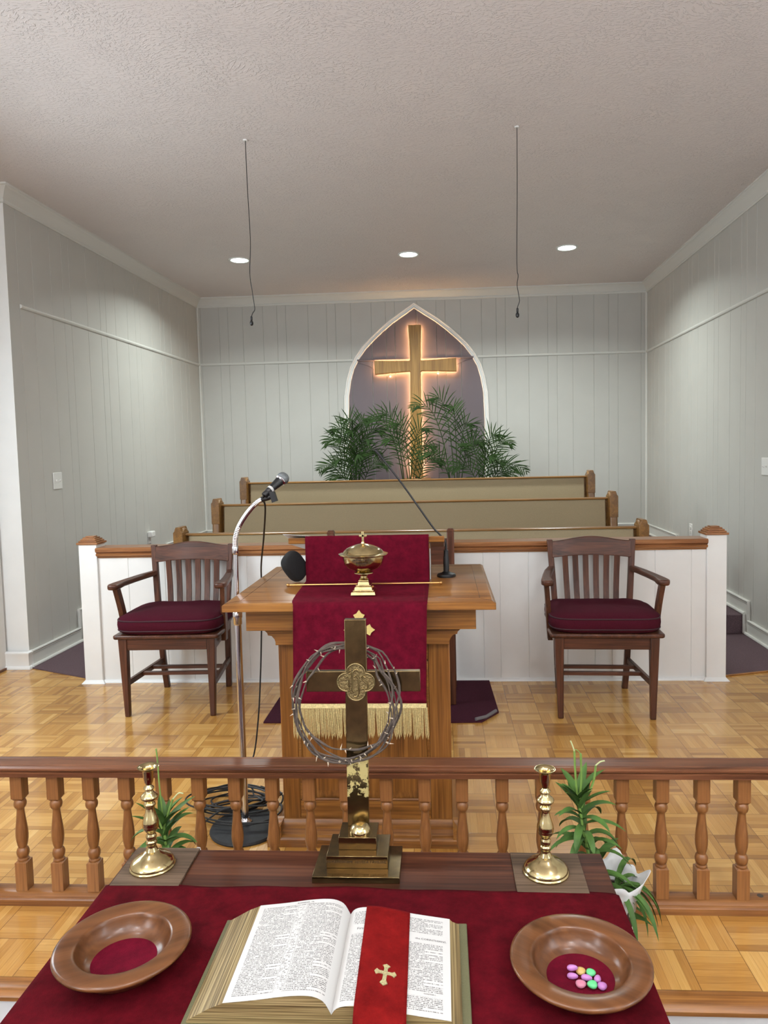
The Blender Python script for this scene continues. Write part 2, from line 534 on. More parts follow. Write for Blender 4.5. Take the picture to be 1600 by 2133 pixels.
# ---------------------------------------------------------------- mesh tools
class MB:
    def __init__(self):
        self.v = []
        self.f = []

    def add(self, vs, fs):
        n = len(self.v)
        self.v += [tuple(p) for p in vs]
        self.f += [tuple(i + n for i in f) for f in fs]
        return self

    def box(self, x0, x1, y0, y1, z0, z1):
        vs = [(x, y, z) for x in (x0, x1) for y in (y0, y1) for z in (z0, z1)]
        return self.add(vs, [(0, 1, 3, 2), (4, 6, 7, 5), (0, 4, 5, 1), (2, 3, 7, 6), (0, 2, 6, 4), (1, 5, 7, 3)])

    def hexa(self, lo, hi):
        """lo, hi: four points each, matching order"""
        return self.add(list(lo) + list(hi), [(3, 2, 1, 0), (4, 5, 6, 7), (0, 1, 5, 4), (1, 2, 6, 5), (2, 3, 7, 6), (3, 0, 4, 7)])

    def prism(self, poly, fn, a, b):
        """poly of (p,q); fn(p,q,t)->xyz; extruded from t=a to t=b"""
        n = len(poly)
        vs = [fn(p, q, a) for p, q in poly] + [fn(p, q, b) for p, q in poly]
        fs = [tuple(range(n))[::-1], tuple(range(n, 2 * n))]
        fs += [(i, (i + 1) % n, n + (i + 1) % n, n + i) for i in range(n)]
        return self.add(vs, fs)

    def pxz(self, poly, y0, y1):
        return self.prism(poly, lambda p, q, t: (p, t, q), y0, y1)

    def pyz(self, poly, x0, x1):
        return self.prism(poly, lambda p, q, t: (t, p, q), x0, x1)

    def pxy(self, poly, z0, z1):
        return self.prism(poly, lambda p, q, t: (p, q, t), z0, z1)

    def tube(self, pts, r, n=8, cap=True, flat=None):
        pts = [Vector(p) for p in pts]
        m = len(pts)
        rs = r if isinstance(r, (list, tuple)) else [r] * m
        t0 = (pts[1] - pts[0]).normalized()
        ref = Vector((0, 0, 1)) if abs(t0.z) < .9 else Vector((1, 0, 0))
        nrm = t0.cross(ref).normalized()
        vs = []
        for i, p in enumerate(pts):
            if i == 0:
                t = pts[1] - pts[0]
            elif i == m - 1:
                t = pts[-1] - pts[-2]
            else:
                t = pts[i + 1] - pts[i - 1]
            if t.length < 1e-9:
                t = t0
            t.normalize()
            nrm = nrm - t * nrm.dot(t)
            if nrm.length < 1e-6:
                nrm = t.orthogonal()
            nrm.normalize()
            bn = t.cross(nrm)
            for k in range(n):
                a = 2 * PI * k / n
                vs.append(p + (nrm * math.cos(a) + bn * math.sin(a)) * rs[i])
        fs = [(i * n + k, i * n + (k + 1) % n, (i + 1) * n + (k + 1) % n, (i + 1) * n + k) for i in range(m - 1) for k in range(n)]
        if cap:
            fs += [tuple(range(n))[::-1], tuple((m - 1) * n + k for k in range(n))]
        return self.add(vs, fs)

    def lathe(self, prof, c=(0, 0, 0), n=32, ex=2.0, ax=1.0, ay=1.0, axis=None):
        """prof (r,z) from bottom to top; superellipse exponent ex"""
        c = Vector(c)
        vs = []
        R = None
        if axis is not None:
            R = Vector((0, 0, 1)).rotation_difference(Vector(axis)).to_matrix()
        for r, z in prof:
            for k in range(n):
                a = 2 * PI * k / n
                ca, sa = math.cos(a), math.sin(a)
                x = math.copysign(abs(ca) ** (2 / ex), ca) * r * ax
                y = math.copysign(abs(sa) ** (2 / ex), sa) * r * ay
                p = Vector((x, y, z))
                if R:
                    p = R @ p
                vs.append(c + p)
        m = len(prof)
        fs = [(i * n + k, i * n + (k + 1) % n, (i + 1) * n + (k + 1) % n, (i + 1) * n + k) for i in range(m - 1) for k in range(n)]
        if prof[0][0] > 1e-5:
            fs.append(tuple(range(n))[::-1])
        if prof[-1][0] > 1e-5:
            fs.append(tuple((m - 1) * n + k for k in range(n)))
        return self.add(vs, fs)

    def ball(self, c, r, n=16, sx=1, sy=1, sz=1):
        m = n // 2
        vs = []
        for i in range(m + 1):
            t = PI * i / m
            for k in range(n):
                a = 2 * PI * k / n
                vs.append((c[0] + sx * r * math.sin(t) * math.cos(a), c[1] + sy * r * math.sin(t) * math.sin(a), c[2] - sz * r * math.cos(t)))
        fs = [(i * n + k, i * n + (k + 1) % n, (i + 1) * n + (k + 1) % n, (i + 1) * n + k) for i in range(m) for k in range(n)]
        return self.add(vs, fs)

    def cone(self, a, b, r, n=5):
        return self.tube([a, b], [r, r * .05], n)

    def loft(self, rings, closed=True):
        n = len(rings[0])
        vs = [p for r in rings for p in r]
        fs = [(i * n + k, i * n + (k + 1) % n, (i + 1) * n + (k + 1) % n, (i + 1) * n + k) for i in range(len(rings) - 1) for k in range(n)]
        fs += [tuple(range(n))[::-1], tuple((len(rings) - 1) * n + k for k in range(n))]
        return self.add(vs, fs)

    def bar(self, path, hw, y0, y1=None):
        """rectangular bar following path; half width hw in x, from -y0 to +y1 in y"""
        y1 = y0 if y1 is None else y1
        return self.loft([[(p[0] - hw, p[1] - y0, p[2]), (p[0] + hw, p[1] - y0, p[2]), (p[0] + hw, p[1] + y1, p[2]), (p[0] - hw, p[1] + y1, p[2])] for p in path])

    def grid(self, fn, nu, nv, thick=None):
        vs = [fn(i / nu, j / nv) for j in range(nv + 1) for i in range(nu + 1)]
        fs = [(j * (nu + 1) + i, j * (nu + 1) + i + 1, (j + 1) * (nu + 1) + i + 1, (j + 1) * (nu + 1) + i) for j in range(nv) for i in range(nu)]
        return self.add(vs, fs)


def obj(name, mb, mat, parent=None, bevel=0, smooth=35, uvf=None, seg=2, solid=0, label=None):
    me = bpy.data.meshes.new(name)
    org = Vector(parent['_org']) if parent is not None and '_org' in parent else Vector((0, 0, 0))
    me.from_pydata([Vector(p) - org for p in mb.v], [], mb.f)
    bm = bmesh.new()
    bm.from_mesh(me)
    bmesh.ops.remove_doubles(bm, verts=bm.verts, dist=1e-6)
    bmesh.ops.recalc_face_normals(bm, faces=bm.faces)
    if uvf:
        ul = bm.loops.layers.uv.new('UVMap')
        for f in bm.faces:
            for l in f.loops:
                l[ul].uv = uvf(l.vert.co + org)
    bm.to_mesh(me)
    bm.free()
    if smooth:
        for p in me.polygons:
            p.use_smooth = True
        me.set_sharp_from_angle(angle=math.radians(smooth))
    o = bpy.data.objects.new(name, me)
    COL.objects.link(o)
    if mat is not None:
        me.materials.append(M[mat] if isinstance(mat, str) else mat)
    if parent is not None:
        o.parent = parent
        o['_org'] = list(org)
    if solid:
        md = o.modifiers.new('solid', 'SOLIDIFY')
        md.thickness = solid
        md.offset = -1
    if bevel:
        md = o.modifiers.new('bevel', 'BEVEL')
        md.width = bevel
        md.segments = seg
        md.limit_method = 'ANGLE'
        md.angle_limit = math.radians(40)
        md.harden_normals = False
    if label:
        o['label'] = label
    return o


def thing(name, label, cat, org=(0, 0, 0), rz=0, group=None, local=False):
    o = bpy.data.objects.new(name, None)
    o.empty_display_size = .05
    COL.objects.link(o)
    o.location = org
    o.rotation_euler = (0, 0, rz)
    o['label'] = label
    o['category'] = cat
    o['_org'] = (0, 0, 0) if local else tuple(org)
    if group:
        o['group'] = group
    return o


def tag(o, label, cat, group=None, kind=None):
    o['label'] = label
    o['category'] = cat
    if group:
        o['group'] = group
    if kind:
        o['kind'] = kind
    return o


def struct(name, mb, mat, **kw):
    o = obj(name, mb, mat, **kw)
    o['kind'] = 'structure'
    return o


def copy_tree(o, parent=None):
    c = o.copy()
    COL.objects.link(c)
    c.parent = parent
    for ch in [x for x in bpy.data.objects if x.parent is o]:
        copy_tree(ch, c)
    return c


def sweep(mb, path, prof, closed=False):
    """prof (d,z): d = offset to the right of the path direction (XY path)"""
    n = len(path)
    P = [Vector((p[0], p[1], 0)) for p in path]
    rows = []
    for i in range(n):
        a = (P[i] - P[i - 1]).normalized() if i > 0 else None
        b = (P[i + 1] - P[i]).normalized() if i < n - 1 else None
        if a is None:
            a = b
        if b is None:
            b = a
        ra = Vector((a.y, -a.x, 0))
        rb = Vector((b.y, -b.x, 0))
        mvec = (ra + rb)
        mvec = mvec / max(mvec.dot(ra), 1e-6)
        z0 = path[i][2] if len(path[i]) > 2 else 0
        rows.append([P[i] + mvec * d + Vector((0, 0, z + z0)) for d, z in prof])
    k = len(prof)
    vs = [p for r in rows for p in r]
    fs = []
    for i in range(n - 1):
        for j in range(k):
            j2 = (j + 1) % k
            fs.append((i * k + j, i * k + j2, (i + 1) * k + j2, (i + 1) * k + j))
    fs += [tuple(range(k)), tuple((n - 1) * k + j for j in range(k))[::-1]]
    mb.add(vs, fs)
    return mb


def bez(p0, p1, p2, n):
    p0, p1, p2 = Vector(p0), Vector(p1), Vector(p2)
    return [(1 - t) ** 2 * p0 + 2 * t * (1 - t) * p1 + t * t * p2 for t in [i / n for i in range(n + 1)]]


def catmull(pts, per=6):
    pts = [Vector(p) for p in pts]
    out = []
    P = [pts[0] * 2 - pts[1]] + pts + [pts[-1] * 2 - pts[-2]]
    for i in range(1, len(P) - 2):
        for k in range(per):
            t = k / per
            a, b, c, d = P[i - 1], P[i], P[i + 1], P[i + 2]
            out.append(.5 * ((2 * b) + (c - a) * t + (2 * a - 5 * b + 4 * c - d) * t * t + (3 * b - a - 3 * c + d) * t ** 3))
    out.append(pts[-1])
    return out


PAT = [.21, .10, .17, .23, .16, .10, .25]


def groove_poly(length, start=0., phase=0, back=.1, gw=.006, gd=.004):
    """plan outline (s, d): front at d=0 with V grooves, back at d=-back"""
    pts = [(0, 0)]
    s = start
    i = phase
    while s < length - .02:
        if s > .02:
            pts += [(s - gw / 2, 0), (s, -gd), (s + gw / 2, 0)]
        s += PAT[i % len(PAT)]
        i += 1
    pts += [(length, 0), (length, -back), (0, -back)]
    return pts


def grooved(mb, p0, p1, z0, z1, back=.1, start=0., phase=0, gw=.006, gd=.004):
    """front face to the right of p0->p1"""
    a = Vector((p0[0], p0[1]))
    b = Vector((p1[0], p1[1]))
    t = (b - a)
    ln = t.length
    t.normalize()
    r = Vector((t.y, -t.x))

    def fn(s, d, z):
        q = a + t * s + r * d
        return (q.x, q.y, z)
    # strips instead of one ngon so caps stay simple
    pts = groove_poly(ln, start, phase, back, gw, gd)
    front = pts[:-2]
    n = len(front)
    vs = [fn(s, d, z0) for s, d in front] + [fn(s, d, z1) for s, d in front] + [fn(s, -back, z0) for s, d in front] + [fn(s, -back, z1) for s, d in front]
    fs = []
    for i in range(n - 1):
        fs.append((i, i + 1, n + i + 1, n + i))
        fs.append((2 * n + i + 1, 2 * n + i, 3 * n + i, 3 * n + i + 1))
        fs.append((n + i, n + i + 1, 3 * n + i + 1, 3 * n + i))
        fs.append((i + 1, i, 2 * n + i, 2 * n + i + 1))
    fs += [(0, n, 3 * n, 2 * n), (n - 1, 3 * n - 1, 4 * n - 1, 2 * n - 1)]
    mb.add(vs, fs)
    return mb


# ---------------------------------------------------------------- room shell
XL0, XL1 = -2.784, -2.717        # left wall x at y=4.66 and at y=8.2
XR0, XR1 = 2.194, 2.261
YB, YF = 8.2, 4.66
NL, NR, NB = -2.93, 2.38, -4.2   # nave walls


def xl(y):
    return XL0 + (XL1 - XL0) * (y - YF) / (YB - YF)


def xr(y):
    return XR0 + (XR1 - XR0) * (y - YF) / (YB - YF)


struct('wall_left', grooved(MB(), (XL0, YF), (XL1, YB), -.3, ZC, back=.14, start=.12, phase=2), 'wall')
struct('wall_back', grooved(MB(), (XL1 - .14, YB), (XR1 + .14, YB), -.3, ZC, back=.12, start=.1776, phase=0), 'wall')
struct('wall_right', grooved(MB(), (XR1, YB), (XR0, YF), -.3, ZC, back=.18, start=.2, phase=1), 'wall')
# the short white returns beside the chancel and the nave walls
struct('wall_front_left', grooved(MB(), (NL - .12, YF - .002), (XL0, YF - .002), -.3, ZC, back=.02, start=.02, phase=3), 'white')
struct('wall_front_right', grooved(MB(), (XR0, YF - .002), (NR + .12, YF - .002), -.3, ZC, back=.02, start=.05, phase=3), 'white')
struct('wall_nave_left', grooved(MB(), (NL, NB), (NL, YF - .024), LOW - .1, ZC, back=.1, start=.1), 'white')
struct('wall_nave_right', grooved(MB(), (NR, YF - .024), (NR, NB), LOW - .1, ZC, back=.1, start=.1), 'white')
struct('wall_nave_rear', grooved(MB(), (NR, NB), (NL, NB), LOW - .1, ZC, back=.1, start=.1), 'white')
struct('ceiling', MB().box(NL - .2, NR + .2, NB - .1, YB + .12, ZC, ZC + .1), 'ceiling')
struct('floor', MB().box(NL, NR, 1.817, 5.40, -.04, 0), 'parquet')
struct('floor_nave', MB().box(NL - .1, NR + .1, NB - .1, 1.79, LOW - .1, LOW), 'carpet')

nos = MB()
nos.pyz([(1.817, -.002), (1.817, .001), (1.785, .0015), (1.770, -.004), (1.762, -.014), (1.764, -.026), (1.775, -.034), (1.817, -.034)], NL, NR)
struct('trim_1', nos, 'nosing')
struct('trim_2', MB().box(NL, NR, 1.785, 1.805, LOW, -.034), 'white')

# crown moulding
CROWN = [(0, 3.045), (.006, 3.045), (.012, 3.052), (.012, 3.064), (.006, 3.068), (.008, 3.074), (.018, 3.083), (.034, 3.108), (.052, 3.126), (.062, 3.131), (.066, 3.136), (.072, 3.138), (.072, ZC), (0, ZC)]
CROWN = CROWN[::-1]
cr = sweep(MB(), [(NL, YF - .002), (XL0, YF - .002), (XL1, YB), (XR1, YB), (XR0, YF - .002), (NR, YF - .002)], CROWN)
struct('trim_3', cr, 'trim')
struct('trim_4', sweep(MB(), [(NL, NB), (NL, YF - .024)], CROWN), 'white')
# picture rail (half round)
HR = [(0, -.014), (.008, -.013), (.014, -.007), (.016, 0), (.014, .007), (.008, .013), (0, .014)][::-1]
RZ = 2.414


def rail(path):
    return sweep(MB(), [(x, y, RZ) for x, y in path], HR)


struct('trim_5', rail([(xl(4.78), 4.78), (XL1, YB), (-.962, YB)]), 'trim')
struct('trim_6', rail([(.418, YB), (XR1, YB), (xr(4.70), 4.70)]), 'trim')
# corner beads
for k, (cx_, sgn) in enumerate(((XL1, 1), (XR1, -1))):
    struct('trim_%d' % (8 + k), MB().lathe([(.013, .3), (.013, 3.05)], (cx_ + sgn * .006, YB - .006, 0), n=12), 'trim')

# floor levels behind the choir rail
carp = MB()
carp.pxy([(-2.79, 4.655), (-2.235, 4.40), (1.655, 4.40), (2.19, 4.56), (2.21, 5.41), (-2.775, 5.35)], -.001, .007)
struct('floor_carpet', carp, 'carpet')
edge = MB()
edge.tube([(1.655, 4.398, .004), (2.19, 4.557, .004)], .006, 6)
struct('trim_10', edge, 'nosing')
LV = [(5.36, .14), (6.22, .28), (7.08, .42)]
for k, (y0, z) in enumerate(LV):
    y1 = LV[k + 1][0] if k < 2 else YB
    struct('floor_step_%d' % (k + 1), MB().pxy([(xl(y0), y0 - .0), (xr(y0), y0 + .05), (xr(y1), y1 + (.05 if k < 2 else 0)), (xl(y1), y1)], -.02, z), 'carpet', bevel=.008)


def stepped_base(side):
    """stepped skirting along a side wall; outline in (y,z)"""
    bh = .115
    top = []
    for k, (z, y0, y1) in enumerate(((0, YF, LV[0][0]), (.14, LV[0][0], LV[1][0]), (.28, LV[1][0], LV[2][0]), (.42, LV[2][0], YB))):
        ya = YF if k == 0 else y0 - .06
        yb = y1 - .06 if k < 3 else YB
        top += [(ya, z + bh), (yb, z + bh)]
    bot = [(YF, 0)]
    for k in range(3):
        bot += [(LV[k][0], (0, .14, .28)[k]), (LV[k][0], LV[k][1])]
    bot += [(YB, .42)]
    if side > 0:
        top = [(y + (.04 if 5 < y < 8 else 0), z) for y, z in top]
        bot = [(y + (.04 if 5 < y < 8 else 0), z) for y, z in bot]
    xw = xl if side < 0 else xr
    s = 1 if side < 0 else -1
    b = MB()
    # board: strips between consecutive y
    poly = top + bot[::-1]

    def fn(p, q, t):
        return (xw(p) + s * t, p, q)
    b.prism(poly, fn, -.02, .014)
    # cap bead follows the top, shoe follows the tread
    cap = MB()
    shoe = MB()
    for a, c in zip(top, top[1:]):
        cap.tube([(xw(a[0]) + s * .016, a[0], a[1] - .004), (xw(c[0]) + s * .016, c[0], c[1] - .004)], .0085, 8)
        cap.tube([(xw(a[0]) + s * .013, a[0], a[1] - .020), (xw(c[0]) + s * .013, c[0], c[1] - .020)], .005, 6)
    for a, c in zip(bot, bot[1:]):
        shoe.tube([(xw(a[0]) + s * .022, a[0] - .01, a[1] + .012), (xw(c[0]) + s * .022, c[0] - .01, c[1] + .012)], .013, 8)
    b.add(cap.v, cap.f)
    b.add(shoe.v, shoe.f)
    return b


struct('baseboard_left', stepped_base(-1), 'trim')
struct('baseboard_right', stepped_base(1), 'trim')
bb = MB()
BP = [(0, 0), (.026, 0), (.026, .008), (.020, .018), (.014, .022), (.014, .095), (.018, .102), (.018, .110), (.010, .116), (0, .118)][::-1]
sweep(bb, [(XL1, YB, .42), (XR1, YB, .42)], BP)
struct('baseboard_back', bb, 'trim')
bb = MB()
sweep(bb, [(NL, YF - .022, 0), (XL0, YF - .022, 0), (XL0 + .001, YF + .02, 0)], BP)
struct('baseboard_front', bb, 'white')
bb = MB()
bb.box(NL, NL + .012, 1.83, YF - .03, 0, .014)
struct('trim_11', bb, 'railwoodY')

# arched alcove panel, its moulding
ARCH = [(-1.085, .55), (-1.085, 1.70), (-1.075, 2.02), (-1.045, 2.20), (-1.005, 2.335), (-.94, 2.455), (-.86, 2.565), (-.765, 2.66), (-.66, 2.755), (-.54, 2.85), (-.41, 2.935), (-.262, 3.027)]
AXC = -.272
half = [(x - AXC, z) for x, z in ARCH]
half[-1] = (0, 3.027)
full = [(AXC + x, z) for x, z in half] + [(AXC - x, z) for x, z in half[:-1][::-1]]


def inset(pts, d):
    out = []
    n = len(pts)
    for i in range(n):
        a = Vector(pts[max(i - 1, 0)])
        b = Vector(pts[min(i + 1, n - 1)])
        p = Vector(pts[i])
        if 0 < i < n - 1:
            t1 = (p - a).normalized()
            t2 = (b - p).normalized()
            n1 = Vector((t1.y, -t1.x))
            n2 = Vector((t2.y, -t2.x))
            m = n1 + n2
            m = m / m.dot(n1)
        else:
            t = (b - a).normalized()
            m = Vector((t.y, -t.x))
        q = p + m * d
        out.append((q.x, q.y))
    return out


inner = inset(full, .045)
# mauve boards inside the arch: strips between the groove lines
pan = MB()
edges_x = [-1.25]
s, i = XL1 - .14 + .1776, 0
gx = []
while s < XR1:
    gx.append(s)
    s += PAT[i % 7]
    i += 1


def topz(x):
    L_ = inner
    for a, b in zip(L_, L_[1:]):
        if min(a[0], b[0]) <= x <= max(a[0], b[0]) and abs(a[0] - b[0]) > 1e-6:
            t = (x - a[0]) / (b[0] - a[0])
            return a[1] + t * (b[1] - a[1])
    return .55


x0i, x1i = inner[0][0] + .003, inner[-1][0] - .003
xs = sorted([x0i, x1i] + [g for g in gx if x0i < g < x1i] + [p[0] for p in inner if x0i < p[0] < x1i])
gset = [g for g in gx]
for a, b in zip(xs, xs[1:]):
    ga = .003 if any(abs(a - g) < 1e-6 for g in gset) else 0
    gb = .003 if any(abs(b - g) < 1e-6 for g in gset) else 0
    a2, b2 = a + ga, b - gb
    if b2 - a2 < .001:
        continue
    pan.pxz([(a2, .54), (b2, .54), (b2, topz(b2 if b2 < x1i else x1i - 1e-4)), (a2, topz(a2 if a2 > x0i else x0i + 1e-4))], YB - .006, YB - .0005)
alc = struct('wall_alcove', pan, 'mauve', smooth=0)
mr = sweep(MB(), [(-.918, YB - .006, RZ - .004), (.374, YB - .006, RZ - .004)], HR)
struct('trim_12', mr, 'mauve')


def ribbon_along(mb, pts, prof, y):
    """pts (x,z) polyline, prof (d,h): d inward, h out of the wall (towards -Y)"""
    rows = [inset(pts, d) for d, h in prof]
    k = len(prof)
    n = len(pts)
    vs = []
    for i in range(n):
        for j, (d, h) in enumerate(prof):
            vs.append((rows[j][i][0], y - h, rows[j][i][1]))
    fs = [(i * k + j, i * k + (j + 1) % k, (i + 1) * k + (j + 1) % k, (i + 1) * k + j) for i in range(n - 1) for j in range(k)]
    fs += [tuple(range(k)), tuple((n - 1) * k + j for j in range(k))[::-1]]
    mb.add(vs, fs)


am = MB()
ribbon_along(am, full, [(0, 0), (0, .014), (.006, .022), (.014, .022), (.020, .012), (.036, .010), (.042, .018), (.050, .018), (.056, .010), (.056, 0)], YB)
struct('trim_13', am, 'white')

# ---------------------------------------------------------------- ceiling lamps, hanging microphones, switches
names = ['left recessed ceiling lamp near the left wall, half behind the left hanging cable',
         'middle recessed ceiling lamp above the pointed arch',
         'right recessed ceiling lamp beyond the right hanging cable']
for (lx, ly), lab in zip(REC, names):
    t = thing('recessed_light', lab, 'ceiling light', (lx, ly, ZC), group='recessed lamps over the choir pews')
    obj('trim_ring', MB().lathe([(.078, -.0), (.095, 0), (.097, -.004), (.09, -.010), (.078, -.008), (.076, -.002)], (lx, ly, ZC), n=40), 'steelwhite', t)
    obj('lens', MB().lathe([(.001, -.012), (.04, -.011), (.07, -.006), (.078, -.0005)], (lx, ly, ZC), n=32), 'lens', t)
for lx, ly in NAVE_LAMPS:
    pass

for (pts, lab) in (([(-1.06, 4.15, ZC), (-1.058, 4.15, 2.9), (-1.052, 4.15, 2.6), (-1.062, 4.15, 2.42), (-1.052, 4.15, 2.32), (-1.044, 4.15, 2.25), (-1.041, 4.15, 2.215), (-1.054, 4.15, 2.195), (-1.062, 4.15, 2.175)],
                    'black cable with small choir microphone hanging in front of the left ceiling lamp'),
                   ([(.446, 4.15, ZC), (.443, 4.15, 2.8), (.437, 4.15, 2.42), (.443, 4.15, 2.35), (.437, 4.15, 2.30), (.446, 4.15, 2.24), (.449, 4.15, 2.21), (.440, 4.15, 2.185), (.437, 4.15, 2.170)],
                    'black cable with small choir microphone hanging right of the pointed arch')):
    t = thing('hanging_microphone', lab, 'microphone', pts[0], group='choir microphones hung from the ceiling')
    obj('cable', MB().tube(catmull(pts, 5), .0022, 6), 'rubber', t)
    e = Vector(pts[-1])
    obj('capsule', MB().lathe([(.003, .004), (.006, 0), (.006, -.018), (.0045, -.020), (.0085, -.026), (.0105, -.034), (.009, -.044), (.004, -.049), (0, -.05)][::-1], e, n=14), 'black', t)
    obj('ceiling_plate', MB().lathe([(.012, -.006), (.014, 0)], (pts[0][0], pts[0][1], ZC - .001), n=14), 'steelwhite', t)


def wallplate(name, x, y, z, s, w, h, lab, cat, kind, group=None):
    t = thing(name, lab, cat, (x, y, z), group=group)
    a, b = sorted((x, x + s * .006))
    obj('plate', MB().box(a, b, y - w / 2, y + w / 2, z - h / 2, z + h / 2), 'steelwhite', t, bevel=.003)
    if kind == 'switch':
        for dy in (-w / 5, w / 5):
            a, b = sorted((x + s * .005, x + s * .016))
            obj('toggle', MB().hexa([(x + s * .004, y + dy - .004, z - .008), (x + s * .004, y + dy + .004, z - .008), (x + s * .016, y + dy + .004, z + .002), (x + s * .016, y + dy - .004, z + .002)],
                                    [(x + s * .004, y + dy - .004, z + .008), (x + s * .004, y + dy + .004, z + .008), (x + s * .016, y + dy + .004, z + .010), (x + s * .016, y + dy - .004, z + .010)]), 'steelwhite', t)
    else:
        for dz in (-.02, .02):
            obj('socket', MB().box(*sorted((x + s * .005, x + s * .009)), y - .016, y + .016, z + dz - .013, z + dz + .013), 'trim', t, bevel=.002)
    return t


wallplate('light_switch', xl(5.12), 5.12, 1.237, 1, .12, .12, 'white double light switch plate on the left grooved wall', 'light switch', 'switch')
wallplate('light_switch', xr(5.10), 5.10, 1.233, -1, .12, .12, 'white light switch plate on the right wall at the frame edge', 'light switch', 'switch')
wallplate('wall_outlet', xr(6.67), 6.67, .625, -1, .075, .115, 'white socket plate low on the right wall above the choir rail', 'outlet', 'outlet')
t = wallplate('wall_outlet', xl(6.64), 6.64, .64, 1, .075, .115, 'white socket on the left wall with a plug adapter in it', 'outlet', 'outlet')
pl = MB().box(xl(6.64) + .006, xl(6.64) + .05, 6.60, 6.68, .645, .70)
obj('plug_adapter', pl, 'steelwhite', t, bevel=.008)
t = wallplate('wall_outlet', xl(7.3), 7.30, .60, 1, .075, .115, 'white socket on the left wall beside the front pew end', 'outlet', 'outlet')

# ---------------------------------------------------------------- lit wooden cross in the arch
CXP = [(-.337, 2.765), (-.195, 2.763), (-.204, 2.56), (-.206, 2.385), (-.199, 2.376), (-.05, 2.382), (.182, 2.397), (.184, 2.249), (-.05, 2.259), (-.200, 2.264), (-.209, 2.256), (-.212, 1.90), (-.211, 1.5), (-.206, 1.10),
       (-.342, 1.10), (-.337, 1.5), (-.331, 1.90), (-.324, 2.256), (-.333, 2.262), (-.5, 2.253), (-.714, 2.239), (-.717, 2.389), (-.5, 2.380), (-.334, 2.376), (-.325, 2.384), (-.327, 2.56)]
t = thing('wall_cross', 'oak cross with flared arms, lit warmly from behind in the mauve arch', 'cross', (-.27, YB - .07, 1.1))
cm = MB()
cm.pxz(CXP, YB - .120, YB - .044)
obj('cross_body', cm, 'crosswoodZ', t, bevel=.006)
ccx = inset(CXP + [CXP[0]], .014)
st = MB()
pl_ = [(x, YB - .037, z) for x, z in ccx]
for a, b in zip(pl_, pl_[1:]):
    st.tube([a, b], .0055, 5)
obj('light_strip', st, 'strip', t)
for z in (2.6, 2.0, 1.4):
    obj('mount_block', MB().box(-.29, -.25, YB - .045, YB - .006, z, z + .03), 'crosswoodZ', t)
for x, z in ((-.55, 2.222), (-.02, 2.242)):
    obj('bulb', MB().ball((x, YB - .02, z), .006, 8), 'bulb', t)
for wp in ([(-.717, YB - .02, 2.30), (-.80, YB - .012, 2.35), (-.93, YB - .012, 2.392)], [(.184, YB - .02, 2.33), (.27, YB - .012, 2.37), (.38, YB - .012, 2.40)], [(-.26, YB - .03, 2.765), (-.25, YB - .012, 2.85), (-.262, YB - .012, 2.95)]):
    obj('wire', MB().tube(catmull(wp, 4), .003, 5), 'mauve', t)
t2 = thing('up_lamp', 'small warm lamp behind the foot of the lit cross', 'lamp', (-.27, YB - .06, 1.09))
obj('lamp_base', MB().lathe([(.03, 1.09), (.03, 1.10), (.018, 1.12), (.018, 1.13)], (-.27, YB - .05, 0), n=20), 'black', t2)
obj('bulb', MB().ball((-.27, YB - .025, 1.145), .012, 14), 'bulb', t2)
upl = area('up_lamp_light', (-.27, YB - .025, 1.175), (-.27, YB - .025, 3), .03, .03, 2.0, (1, .80, .55), 'DISK')
# shelf the cross stands on, hidden behind the last pew
t = thing('cross_stand', 'wooden pedestal under the lit cross, behind the last pew', 'stand', (-.27, YB - .11, .42))
obj('pedestal_body', MB().box(-.40, -.14, YB - .2, YB - .03, .42, 1.06), 'pewwoodZ', t, bevel=.005)
obj('pedestal_top', MB().box(-.42, -.12, YB - .22, YB - .03, 1.06, 1.09), 'pewwoodX', t, bevel=.005)

